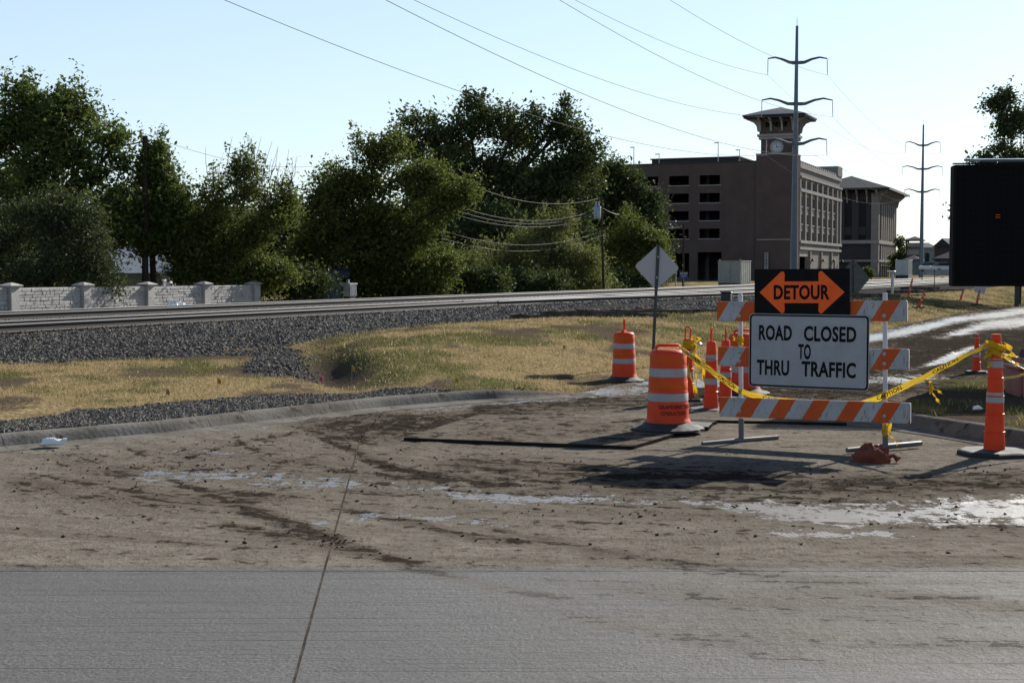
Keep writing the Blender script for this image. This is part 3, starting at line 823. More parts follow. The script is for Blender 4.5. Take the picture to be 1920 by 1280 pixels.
def holes_wall(name, mat, parent, plane, length, z0, z1, thick, holes):
    """wall pieces round rectangular openings; plane 'x': the wall stands at x=0 and runs along y, 'y': at y=0 along x; holes (a0,a1,z0,z1)"""
    A_ = sorted({0.0, length} | {h[0] for h in holes} | {h[1] for h in holes})
    Z_ = sorted({z0, z1} | {h[2] for h in holes} | {h[3] for h in holes})
    m_ = MB()
    for i in range(len(A_) - 1):
        zs = None
        for k in range(len(Z_) - 1):
            ca, cz = (A_[i] + A_[i + 1]) / 2, (Z_[k] + Z_[k + 1]) / 2
            inside = any(h[0] < ca < h[1] and h[2] < cz < h[3] for h in holes)
            if not inside and zs is None: zs = Z_[k]
            if zs is not None and (inside or k == len(Z_) - 2):
                ze = Z_[k] if inside else Z_[k + 1]
                if plane == 'x': m_.box(0, thick, A_[i], A_[i + 1], zs, ze)
                else: m_.box(A_[i], A_[i + 1], 0, thick, zs, ze)
                zs = None
    return m_.build(name, mat, parent)
GD = 261.0
gc = at(1483, 506, GD); GC = Vector((gc.x, GD, -.1))
garage = empty("parking_garage", GC, B_ANG, "long brown brick parking garage with open decks and clock tower", "parking garage")
def zz_at(py, d): return at(1483, py, d).z + .1
zrow = [(zz_at(346, GD + 5), zz_at(328, GD + 5)), (zz_at(379.5, GD + 5), zz_at(361.5, GD + 5)), (zz_at(413, GD + 5), zz_at(395, GD + 5)), (zz_at(447, GD + 5), zz_at(428.5, GD + 5))]
ZP = zz_at(301.5, GD)
cols_ = [(13.4 + 5.95 * k, 13.4 + 5.95 * k + 3.9) for k in range(8)]
GL = 66.0; GW = 52.6
holes = [(a, b, z0, z1) for a, b in cols_ for z0, z1 in zrow] + [(13.0, 17.6, 0.0, zz_at(472, GD)), (19.2, 23.4, 0.6, zz_at(474, GD)), (30.9, 35.3, .6, zz_at(474, GD))]
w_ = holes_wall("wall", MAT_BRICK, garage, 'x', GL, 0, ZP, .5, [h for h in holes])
for a, b in cols_:
    for z0, z1 in zrow:
        part("sill", MAT_CASTL, garage, (-.12, .1, a - .15, b + .15, z0 - .16, z0 - .003))
part("coping", MAT_TRIMD, garage, (-.12, .62, 6.6, GL, ZP + .003, ZP + .22))
# decks behind the openings
m_ = MB()
for z0, z1 in zrow: m_.box(.52, 24, .6, GL - .6, z0 - 1.2, z0 - .75)
m_.box(.52, 24, .6, GL - .6, ZP - 1.5, ZP - 1.1); m_.box(22, 22.4, .6, GL - .6, 0, ZP - 1.5)
m_.build("parking_decks", MAT_DARKIN, garage)
for a in np.arange(8, GL, 8.9): part("column", MAT_DARKIN, garage, (6, 6.7, a, a + .7, 0, ZP - 1.6))
# street side
def xs(px):
    u = (px - CX) / F / CP
    return (u * GC.y - GC.x) / (BX.x - u * BX.y)
wpx = [(1487, 1492.5)] + [(1480 + a / 9.14, 1480 + b / 9.14) for a, b in ((148, 207), (245, 305), (340, 407), (437, 500), (525, 589), (613, 673), (697, 757))]
wx = [(xs(a), xs(b)) for a, b in wpx]
WX0 = 6.4
ZS = zz_at(302.5, GD + 1)
rows = [(zz_at(351, 264), zz_at(334.5, 264)), (zz_at(384, 264), zz_at(365.5, 264)), (zz_at(417.5, 264), zz_at(399.5, 264)), (zz_at(451, 264), zz_at(432, 264))]
door = (xs(1496), xs(1513), 0.0, zz_at(480, 263))
hs = [(a, b, z0, z1) for a, b in wx if a > .6 for z0, z1 in rows] + [door, (xs(1561), xs(1564), .2, zz_at(486, 270))]
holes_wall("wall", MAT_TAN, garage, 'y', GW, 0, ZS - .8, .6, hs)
for a, b in wx:
    if a < .6: continue
    for k, (z0, z1) in enumerate(rows):
        pn_ = part("window", MAT_GLASS, garage, (a, b, .42, .47, z0, z1))
        part("sill", MAT_CASTL, pn_, (a - .1, b + .1, -.14, .1, z0 - .22, z0 - .003))
        part("lintel", MAT_CASTL, pn_, (a, b, -.03, .05, z1 + .003, z1 + (.9 if k == 0 else .35)))
piers = [xs(1494.5)] + [(wx[k][1] + wx[k + 1][0]) / 2 for k in range(1, len(wx) - 1)] + [wx[-1][1] + .8, GW - .7]
for x in piers: part("pier", MAT_TAN, garage, (x - .65, x + .65, -.42, -.003, zz_at(454, 264), ZS - 2.6))
for z0, h, d in ((zz_at(467, 264), .5, .45), (zz_at(455, 264), .55, .55), (zz_at(357, 264), .6, .5), (ZS - 2.6, .35, .6), (ZS - .8, .9, .35)):
    part("cornice", MAT_CASTL, garage, (WX0, GW + .3, -d, -.004, z0, z0 + h))
for x in np.arange(WX0 + 1, GW - 6, 2.2): part("merlon", MAT_CASTL, garage, (x, x + 1.1, -.25, .4, ZS + .12, ZS + .55))
part("corner_block", MAT_TAN, garage, (GW - 5.5, GW + .25, -.5, 4, ZS + .13, ZS + 2.2))
for px in (1515, 1536, 1555):
    x = xs(px); w2 = part("pilaster", MAT_TAN, garage, (x - .6, x + .6, -.40, -.005, 0, zz_at(470, 264)))
for px in (1516, 1536, 1556, 1571):
    x = xs(px); m_ = MB(); m_.lathe([(.10, 0), (.35, -.35), (.35, -.5)], 10, Matrix.Translation((x, -.65, zz_at(484, 266)))); lo = m_.build("wall_lamp", MAT_BLACK, garage)
part("awning_sign", MAT_CASTL, garage, (door[0], door[1], -.05, .3, door[3] - .003, door[3] + 1.3))
# rear and right ends, top
part("end_wall", MAT_BRICK, garage, (GW - .5, GW, .6, GL, 0, ZS - .9), (.5, GW - .5, GL - .5, GL, 0, ZP - .05))
part("roof_block", MAT_TRIMD, garage, (13, 30, 13, 30.5, ZP - 2, zz_at(295, GD + 17)))
part("roof_block_coping", MAT_ROOFG, garage, (12.7, 30.3, 12.7, 30.8, zz_at(295, GD + 17) + .003, zz_at(293, GD + 17)))
for px, py, wy in ((1187, 266, 31), (1234, 281, 25), (1344, 263, 14.5), (1384, 278, 10)):
    L_ = MB(); q = Vector((8.0, wy, 0)); 
    zt_ = at(px, py, GD + 8).z
    # stand where the photo shows it on the top deck
    u = (px - CX) / F / CP; base = GC + BX * 8.0
    wv = (base.x - u * base.y) / (-(BY.x) + u * BY.y) if False else ((u * base.y - base.x) / (BY.x - u * BY.y))
    L_.tube([(8, wv, ZP - 1), (8, wv, zt_)], [.11, .07], 6); lp = L_.build("roof_lamp_post", MAT_STEEL, garage)
    part("lamp_head", MAT_STEEL, lp, (7.8, 8.2, wv - .1, wv + .75, zt_, zt_ + .16))
# vertical street sign beside the corner, text of which only RAI reads
def text_mesh(txt, size, bold=0.0, sx=1.0, spacing=1.0, align='CENTER'):
    cu = bpy.data.curves.new("lettering", 'FONT'); cu.body = txt; cu.size = size; cu.offset = bold; cu.align_x = align; cu.align_y = 'CENTER'; cu.space_character = spacing; cu.resolution_u = 3
    o = bpy.data.objects.new("lettering", cu); col.objects.link(o)
    dg = bpy.context.evaluated_depsgraph_get()
    me = bpy.data.meshes.new_from_object(o.evaluated_get(dg))
    bpy.data.objects.remove(o)
    me.materials.clear()
    for v in me.vertices: v.co = (v.co.x * sx, 0.0, v.co.y)
    return me
xv = None
u = (1437 - CX) / F / CP; wv = ((u * (GC.y) - GC.x) / (BY.x - u * BY.y))
ban = empty("banner_sign", GC + BY * wv + BX * -.72, B_ANG, "narrow pale vertical letter sign on the dark garage wall", "sign")
zb0, zb1 = zz_at(509, GD), zz_at(473, GD)
part("panel", MAT_CASTL, ban, (0, .18, -.35, .35, zb0, zb1))
for i, ch in enumerate("STRAIT"):
    me = text_mesh(ch, .62, .02, 1.0)
    o = link("letter", me, MAT_BLACK, ban); o.rotation_euler = (0, 0, R(-90)); o.location = (-.02, 0, zb1 - .35 - i * .58)

# ---- clock tower
TW = 6.3
tow = garage
ZL = zz_at(289, GD); ZK0 = zz_at(260, GD); ZC = zz_at(275, GD)
part("tower_base", MAT_BRICK, garage, (-.35, TW, -.35, 6.55, 0, ZL))
part("tower_ledge", MAT_CASTL, garage, (-.42, TW + .07, -.42, 6.62, ZL + .003, ZL + .25))
part("tower_band", MAT_CASTL, garage, (-.5, -.353, .2, 6.3, zz_at(450, GD), zz_at(448, GD)))
part("tower_shaft", MAT_BRICK, garage, (.0, TW - .3, .0, 5.75, ZL + .253, ZK0))
m_ = MB()
for k in range(26):
    if k % 2 == 0: m_.box(-.36 - .04, TW * .16, -.36 - .04, -.352, k * .88 + .1, k * .88 + .75)
m_.build("quoins", MAT_CASTL, garage)
for a, b, z0, z1 in ((.35, .35, ZK0 + .003, ZK0 + .5), (.6, .6, ZK0 + .503, ZK0 + .95)):
    part("tower_cornice", MAT_CASTL, garage, (-a, TW - .3 + a, -b, 5.75 + b, z0, z1))
ZB0, ZB1 = ZK0 + .953, zz_at(222, GD)
part("belfry_wall", MAT_BRICK, garage, (-.25, TW - .05, -.25, 0, ZB0, ZB0 + 1.2), (-.25, TW - .05, 5.75, 6.0, ZB0, ZB0 + 1.2), (-.25, 0, 0, 5.75, ZB0, ZB0 + 1.2), (TW - .3, TW - .05, 0, 5.75, ZB0, ZB0 + 1.2),
     (-.25, TW - .05, -.25, 6.0, ZB1 - .5, ZB1))
for x in (-.25, TW - 1.15):
    for y in (-.25, 4.9):
        part("belfry_pier", MAT_BRICK, garage, (x, x + 1.1, y, y + 1.1, ZB0 + 1.203, ZB1 - .503))
for y in (1.75, 2.45, 3.15, 3.85):
    for x in (-.2, TW - .45): part("belfry_mullion", MAT_TRIMD, garage, (x, x + .3, y, y + .14, ZB0 + 1.203, ZB1 - .503))
for x in (1.75, 2.45, 3.15, 3.85):
    for y in (-.2, 5.6): part("belfry_mullion", MAT_TRIMD, garage, (x, x + .14, y, y + .3, ZB0 + 1.203, ZB1 - .503))
part("belfry_core", MAT_TRIMD, garage, (1.35, TW - 1.7, 1.55, 4.25, ZB0 + 1.203, ZB1 - .503))
EO = 3.1; cxT, cyT = (TW - .3) / 2, 5.75 / 2
def ringq(r, z_): return [(cxT - r, cyT - r, z_), (cxT + r, cyT - r, z_), (cxT + r, cyT + r, z_), (cxT - r, cyT + r, z_)]
RH = 5.75
ZA = zz_at(200.5, GD + 3)
m_ = MB(); m_.rings([ringq(RH, ZB1 + .35), ringq(RH + .02, ZB1 + .62), ringq(RH * .5, (ZB1 + .62) * .46 + ZA * .54), ringq(.05, ZA)]); rf = m_.build("tower_roof", MAT_ROOFB, garage)
part("eave_soffit", MAT_TRIMD, rf, (cxT - RH + .15, cxT + RH - .15, cyT - RH + .15, cyT + RH - .15, ZB1 + .05, ZB1 + .347))
for sx_, sy_, ax in [(-1, k, 'x') for k in (.0, .33, .67, 1.0)] + [(1, k, 'x') for k in (.0, 1.0)] + [(k, -1, 'y') for k in (.0, .33, .67, 1.0)] + [(k, 1, 'y') for k in (0., 1.)]:
    pts = [(0, ZB1 - 2.3), (.35, ZB1 - 2.2), (.55, ZB1 - 1.2), (1.1, ZB1 - .5), (2.2, ZB1 - .1), (2.2, ZB1 + .04), (0, ZB1 + .04)]
    m_ = MB()
    if ax == 'x':
        y = -.2 + 6.0 * sy_; M = Matrix.Translation((-.253 if sx_ < 0 else TW - .047, y, 0)) @ Matrix.Diagonal((sx_, 1, 1, 1))
    else:
        x = -.2 + 6.2 * sx_; M = Matrix.Translation((x, -.253 if sy_ < 0 else 6.003, 0)) @ Matrix.Rotation(R(90), 4, 'Z') @ Matrix.Diagonal((sy_, 1, 1, 1))
    m_.prism(pts, -.16, .16, M); m_.build("bracket", MAT_CASTL, garage)
# clock on the rail side and the street side
m = NT("clock_dial"); m.bsdf((.55, .58, .66), .4); MAT_DIAL = m.mat
for face in ('x', 'y'):
    M = (Matrix.Translation((-.003, cyT - .05, ZC)) @ Matrix.Rotation(R(-90), 4, 'Z')) if face == 'x' else Matrix.Translation((cxT, -.003, ZC))
    M = M @ Matrix.Rotation(R(90), 4, 'X')
    m_ = MB(); m_.lathe([(1.25, 0), (1.25, .10), (1.0, .16), (1.0, .06)], 32, M); ck = m_.build("clock", MAT_CASTL, garage)
    m_ = MB(); m_.lathe([(.98, .03), (.98, .09)], 32, M); m_.build("dial", MAT_DIAL, ck)
    for k in range(12):
        M2 = M @ Matrix.Rotation(R(30 * k), 4, 'Z'); m_ = MB(); m_.box(-.05, .05, .68, .93, .093, .11, M2); m_.build("hour_mark", MAT_BLACK, ck)
    for ang, L_, w in ((-95, .55, .06), (-130 + 140, .8, .04)):
        M2 = M @ Matrix.Rotation(R(ang), 4, 'Z'); m_ = MB(); m_.box(-w, w, -.1, L_, .113, .13, M2); m_.build("hand", MAT_BLACK, ck)

# ---- office building behind
s2 = xs(1644); C2 = GC + BX * s2; C2.z = 0
office = empty("office_building", C2, B_ANG, "tall brick office block with grey hipped roof behind the garage", "building")
D2 = C2.y; OW, OL = 16.0, 37.0
def z2(py): return at(1644, py, D2).z
ZE = z2(358)
MAT_BRK2 = pmat("office_brick", (.085, .078, .080), (.07, .066, .068), .4, .9, bump=.2, bscale=5)
part("wall", MAT_BRK2, office, (.5, OL, .5, OW, 0, ZE))
zb_ = z2(450)
part("pilaster", MAT_TAN, office, (-.1, 1.8, -.1, 1.8, 0, ZE - .5))
for k in range(4):
    y0 = 3.2 + k * 3.6
    w3 = part("window", MAT_GLASS, office, (.38, .497, y0, y0 + 1.7, z2(452), z2(374)))
    part("spandrel", MAT_BRK2, w3, (.30, .377, y0, y0 + 1.7, z2(440), z2(425)))
    part("pilaster", MAT_BRK2, office, (.05, .496, y0 + 1.75, y0 + 3.5, zb_, ZE))
for k in range(8):
    x0 = 4.0 + k * 4.0
    w3 = part("window", MAT_GLASS, office, (x0, x0 + 1.9, .36, .497, z2(447), z2(372)))
    part("pilaster", MAT_TAN, office, (x0 + 2.0, x0 + 3.9, .0, .496, 0, ZE))
    part("window", MAT_GLASS, office, (x0, x0 + 1.9, .36, .497, z2(490), z2(470)))
    part("spandrel", MAT_TAN, office, (x0, x0 + 1.9, .30, .497, z2(468), z2(455)))
part("belt_course", MAT_CASTL, office, (-.3, OL + .2, -.3, .3, zb_ - .9, zb_), (-.3, .3, .3, OW, zb_ - .9, zb_))
part("belt_course", MAT_CASTL, office, (-.25, OL + .2, -.25, .3, z2(487) - .5, z2(487)), (-.25, .3, .3, OW, z2(487) - .5, z2(487)))
part("entrance_canopy", MAT_CASTL, office, (5, 26, -2.2, -.3, z2(490) - .9, z2(490) - .55))
EV = 3.0
m_ = MB()
ap = z2(333.5) + .6
e0, e1, f0, f1 = -EV, OL + EV, -EV, OW + EV
vs_ = [(e0, f0, ZE + .3), (e1, f0, ZE + .3), (e1, f1, ZE + .3), (e0, f1, ZE + .3), (e0, f0, ZE + .75), (e1, f0, ZE + .75), (e1, f1, ZE + .75), (e0, f1, ZE + .75), (e0 + 10, OW / 2, ap + .5), (e1 - 10, OW / 2, ap + .5)]
m_.add(vs_, [(3, 2, 1, 0), (0, 1, 5, 4), (1, 2, 6, 5), (2, 3, 7, 6), (3, 0, 4, 7), (4, 5, 9, 8), (6, 7, 8, 9), (5, 6, 9), (7, 4, 8)])
rf = m_.build("roof", MAT_ROOFG, office)
part("fascia", MAT_CASTL, rf, (e0 - .05, e1 + .05, f0 - .08, f0 - .003, ZE + .2, ZE + .8))
for k in range(7):
    y = .4 + k * 2.5
    m_ = MB(); m_.prism([(0, ZE - 3), (.3, ZE - 2.9), (.6, ZE - 1.4), (2.2, ZE - .1), (2.2, ZE + .29), (0, ZE + .29)], -.18, .18, Matrix.Translation((.04, y, 0)) @ Matrix.Diagonal((-1, 1, 1, 1))); m_.build("bracket", MAT_TAN, office)
for k in range(10):
    x = .9 + k * 3.9
    m_ = MB(); m_.prism([(0, ZE - 3), (.3, ZE - 2.9), (.6, ZE - 1.4), (2.2, ZE - .1), (2.2, ZE + .29), (0, ZE + .29)], -.18, .18, Matrix.Translation((x, -.01, 0)) @ Matrix.Rotation(R(90), 4, 'Z') @ Matrix.Diagonal((-1, 1, 1, 1))); m_.build("bracket", MAT_TAN, office)

# ---- railway equipment house and cabinets
def shelter(px0, px1, px2, pt, pb, d, name, label, cat, mat=MAT_ALU):
    """front from px0 to px1, lit side to px2"""
    a, b, c = at(px0, pb, d), at(px1, pb, d), at(px2, pb, d)
    w = (b - a).length; h = at(px1, pt, d).z - b.z
    dep = max((c.x - b.x) / .26, .6)
    e = empty(name, b, R(-24), label, cat)
    m_ = MB(); m_.box(-w, 0, 0, dep, 0, h); m_.build("body", mat, e)
    part("roof", mat, e, (-w - .06, .06, -.06, dep + .06, h + .003, h + .09))
    m_ = MB()
    m_.bbox(-w * .82, -w * .45, -.05, -.003, .1, h - .2, .01); dr = m_.build("door", mat, e)
    part("handle", MAT_BLACK, dr, (-w * .50, -w * .48, -.09, -.053, h * .45, h * .55))
    for k in range(5):
        y = dep * (.1 + .2 * k); part("rib", mat, e, (.003, .05, y - .03, y + .03, .05, h - .05))
    for sx_ in (-w + .15, -.15): part("lifting_lug", MAT_STEEL, e, (sx_ - .05, sx_ + .05, .1, .2, h + .093, h + .25))
    part("skid", MAT_BLACK, e, (-w, 0, .1, dep - .1, -.5, -.003))
    return e
shelter(1345, 1389, 1408, 490, 531, 165, "equipment_house", "silver metal railway equipment house beyond the tracks", "equipment house", pmat("olive_sheet", (.34, .35, .32), (.29, .30, .27), 1.5, .5, metal=.2, bump=.05))
shelter(1679, 1703, 1716, 488, 516, 205, "equipment_cabinet", "grey metal cabinets by the crossing near the distant pole", "cabinet")
shelter(642, 655, 659, 534, 556, 66, "utility_cabinet", "small pale utility cabinet half hidden under the trees", "cabinet")
def shed(px0, px1, pt, pb, d, name, label, mat, roofmat, roof_up, deep=6, cat="shed", extra=True):
    a, b = at(px0, pb, d), at(px1, pb, d); w = (b - a).length; h = at(px1, pt, d).z - b.z
    e = empty(name, a, R(8), label, cat)
    part("wall", mat, e, (0, w, 0, deep, -.5, h))
    m_ = MB(); m_.add([(-.4, -.4, h + .003), (w + .4, -.4, h + .003), (w + .4, deep + .4, h + .003), (-.4, deep + .4, h + .003), (-.4, deep / 2, h + roof_up), (w + .4, deep / 2, h + roof_up)], [(3, 2, 1, 0), (0, 1, 5, 4), (2, 3, 4, 5), (1, 2, 5), (3, 0, 4)])
    m_.build("roof", roofmat, e)
    if extra:
        for k in range(max(2, int(w / 2.2))):
            x = .8 + k * 2.2
            if x + 1 < w: 
                wd = part("window", MAT_GLASS, e, (x, x + 1.0, -.03, -.003, h * .35, h * .8)); part("frame", MAT_WHITE, wd, (x - .06, x + 1.06, -.05, -.031, h * .8 + .003, h * .8 + .07))
    else:
        for k in range(int(w / .25)): part("rib", mat, e, (k * .25, k * .25 + .05, -.03, -.003, -.3, h))
    return e
MAT_BLUEW = pmat("blue_grey_wall", (.12, .15, .18), (.10, .12, .15), 1, .8, bump=.1)
shed(150, 300, 512, 545, 66, "house", "low pale house with grey roof behind the left wall", MAT_WHITE, MAT_ALU, 1.3, 7, "house")
shed(594, 640, 521, 556, 74, "metal_shed", "dark corrugated metal shed under the yellow green tree", MAT_BLUEW, MAT_ROOFG, .5, 3, "shed", False)

# ---- distant station things at the far end
def pavilion(px0, px1, pe, pa, pb, d, name, label, posts=True, cat="pavilion"):
    a, b = at(px0, pb, d), at(px1, pb, d); w = (b - a).length; ze, za = at(px0, pe, d).z - a.z, at(px0, pa, d).z - a.z
    e = empty(name, a.lerp(b, .5), B_ANG - R(90), label, cat)
    r = w / 2
    m_ = MB(); m_.rings([[(-r, -r, ze), (r, -r, ze), (r, r, ze), (-r, r, ze)], [(-r, -r, ze + .25), (r, -r, ze + .25), (r, r, ze + .25), (-r, r, ze + .25)], [(-.05, -.05, za), (.05, -.05, za), (.05, .05, za), (-.05, .05, za)]]); m_.build("roof", MAT_ROOFB, e)
    for x in (-r * .75, r * .75):
        for y in (-r * .75, r * .75): part("post", MAT_TRIMD, e, (x - .15, x + .15, y - .15, y + .15, -.5, ze - .003))
    return e, r, ze
e, r, ze = pavilion(1697, 1732, 452, 443, 512, 300, "sign_tower", "small tower with blue pyramid roof and pale sign board", cat="tower")
part("sign_board", MAT_CASTL, e, (-r * .6, r * .6, -r * .76, -r * .70, ze - 2.9, ze - .35))
part("sign_frame", MAT_TRIMD, e, (-r * .75, r * .75, -r * .69, r * .75, ze - 3.3, ze - 3.0))
o = link("lettering", text_mesh("MAIN", .9, .03), MAT_TRIMD, e); o.location = (0, -r * .76 - .02, ze - 1.5)
pavilion(1694, 1730, 489, 479, 512, 290, "platform_canopy", "low blue roofed canopy at the foot of the sign tower", cat="canopy")
pavilion(1752, 1812, 487, 471, 512, 270, "platform_shelter", "wide blue roofed platform shelter beside the parked cars", cat="shelter")
shed(1728, 1754, 464, 512, 330, "green_house", "pale green house with dark windows behind the far pole", pmat("green_wall", (.25, .33, .33), None, 1, .8, bump=0), MAT_ROOFG, 1.2, 9, "house")
shed(1786, 1830, 462, 512, 300, "brick_house", "small brick house with blue roof beside the message board edge", MAT_BRICK, MAT_ROOFB, 1.8, 9, "house")
def car(px, py, d, rz, colr, label):
    q = at(px, py, d); e = empty("parked_car", q, rz, label, "car", "cars parked by the far station")
    mt = pmat("car_paint", colr, tuple(c * .9 for c in colr), 1, .25, metal=.1, bump=0)
    m_ = MB(); m_.prism([(-2.2, .35), (2.2, .35), (2.25, .7), (2.05, .92), (1.2, 1.0), (-1.6, 1.02), (-2.2, .95), (-2.28, .6)], -.88, .88); m_.build("body", mt, e)
    m_ = MB(); m_.prism([(1.15, 1.003), (.45, 1.5), (-1.1, 1.52), (-1.75, 1.023)], -.76, .76); cb = m_.build("cabin", MAT_GLASS, e)
    part("roof_panel", mt, cb, (-1.05, .4, -.74, .74, 1.523, 1.56))
    for x in (-1.4, 1.4):
        for y in (-.86, .86):
            m_ = MB(); m_.lathe([(.32, -.1), (.32, .1)], 14, Matrix.Translation((x, y, .32)) @ Matrix.Rotation(R(90), 4, 'X')); wl = m_.build("wheel", MAT_BLACK, e)
            m_ = MB(); m_.lathe([(.18, -.115), (.18, .115)], 10, Matrix.Translation((x, y, .32)) @ Matrix.Rotation(R(90), 4, 'X')); m_.build("rim", MAT_STEEL, wl)
    for y in (-.6, .6): part("headlight", MAT_WHITE, e, (2.2, 2.29, y - .16, y + .16, .62, .76))
car(1748, 509, 240, R(30), (.75, .76, .78), "white parked car nearest to the far steel pole")
car(1768, 510, 232, R(20), (.70, .71, .72), "white parked car between the station shelter posts")
car(1786, 509, 245, R(35), (.05, .06, .09), "dark blue parked car under the station shelter")
for k, px in enumerate((1749, 1768)):
    q = gp(px, 517, .1) if False else at(px, 516, 200)
    m_ = MB(); m_.prism([(-.3, 0), (.3, 0), (.25, .15), (.1, .35), (.08, .8), (-.08, .8), (-.1, .35), (-.25, .15)], -1.1, 1.1)
    o = m_.build("concrete_barrier", MAT_CASTL); o.location = q; o.rotation_euler = (0, 0, R(75)); tag(o, "pale concrete barrier block beyond the far rails", "barrier", "concrete barriers beyond the rails")
# ================================================================== TREES
def leaf_mat(name, c1, c2, tr=.35):
    m = NT(name)
    gc = m.mix(m.attr("tint"), c1, c2)
    b1 = m.n("ShaderNodeBsdfPrincipled"); m.l(gc, b1.inputs["Base Color"]); b1.inputs["Roughness"].default_value = .6; b1.inputs["Specular IOR Level"].default_value = .12
    b2 = m.n("ShaderNodeBsdfTranslucent"); m.l(m.mix(.3, gc, (.20, .27, .03)), b2.inputs[0])
    mx = m.n("ShaderNodeMixShader"); mx.inputs[0].default_value = tr
    m.l(b1.outputs[0], mx.inputs[1]); m.l(b2.outputs[0], mx.inputs[2]); m.l(mx.outputs[0], m.out.inputs[0])
    return m.mat
LEAF_A = leaf_mat("leaf_mid", (.082, .118, .034), (.165, .208, .058), .34)
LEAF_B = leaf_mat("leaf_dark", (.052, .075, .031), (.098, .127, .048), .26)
LEAF_C = leaf_mat("leaf_olive", (.092, .112, .030), (.185, .204, .052), .35)
LEAF_D = leaf_mat("leaf_grey", (.054, .072, .036), (.094, .115, .056), .24)
MAT_BARK = pmat("bark", (.075, .06, .048), (.045, .036, .03), 5, .95, bump=.7, bscale=12, bdist=.04)
def leaf_mesh(name, C_, size, parent, mat, up=.35, aspect=.55):
    n = len(C_)
    nr = rng.normal(size=(n, 3)); nr[:, 2] = np.abs(nr[:, 2]) + up
    nr /= np.linalg.norm(nr, axis=1)[:, None]
    a = rng.normal(size=(n, 3)); a -= (a * nr).sum(1)[:, None] * nr; a /= np.linalg.norm(a, axis=1)[:, None]
    b = np.cross(nr, a)
    L = (size * (.45 + 1.1 * rng.random(n) ** 1.5))[:, None]; W = L * aspect
    droop = nr * (-L * .25)
    V = np.stack([C_ - a * L * .5, C_ - b * W * .5 + a * L * .05, C_ + a * L * .5 + droop, C_ + b * W * .5 + a * L * .05], 1).reshape(-1, 3)
    tint = np.repeat(np.clip(rng.random(n) * .7 + .3 * fbm(C_[:, 0] * .8, C_[:, 2] * .8, 2, 3), 0, 1), 4)
    me = mesh_np(name, V, np.arange(4 * n).reshape(-1, 4), False, {"tint": tint})
    return link(name, me, mat, parent)
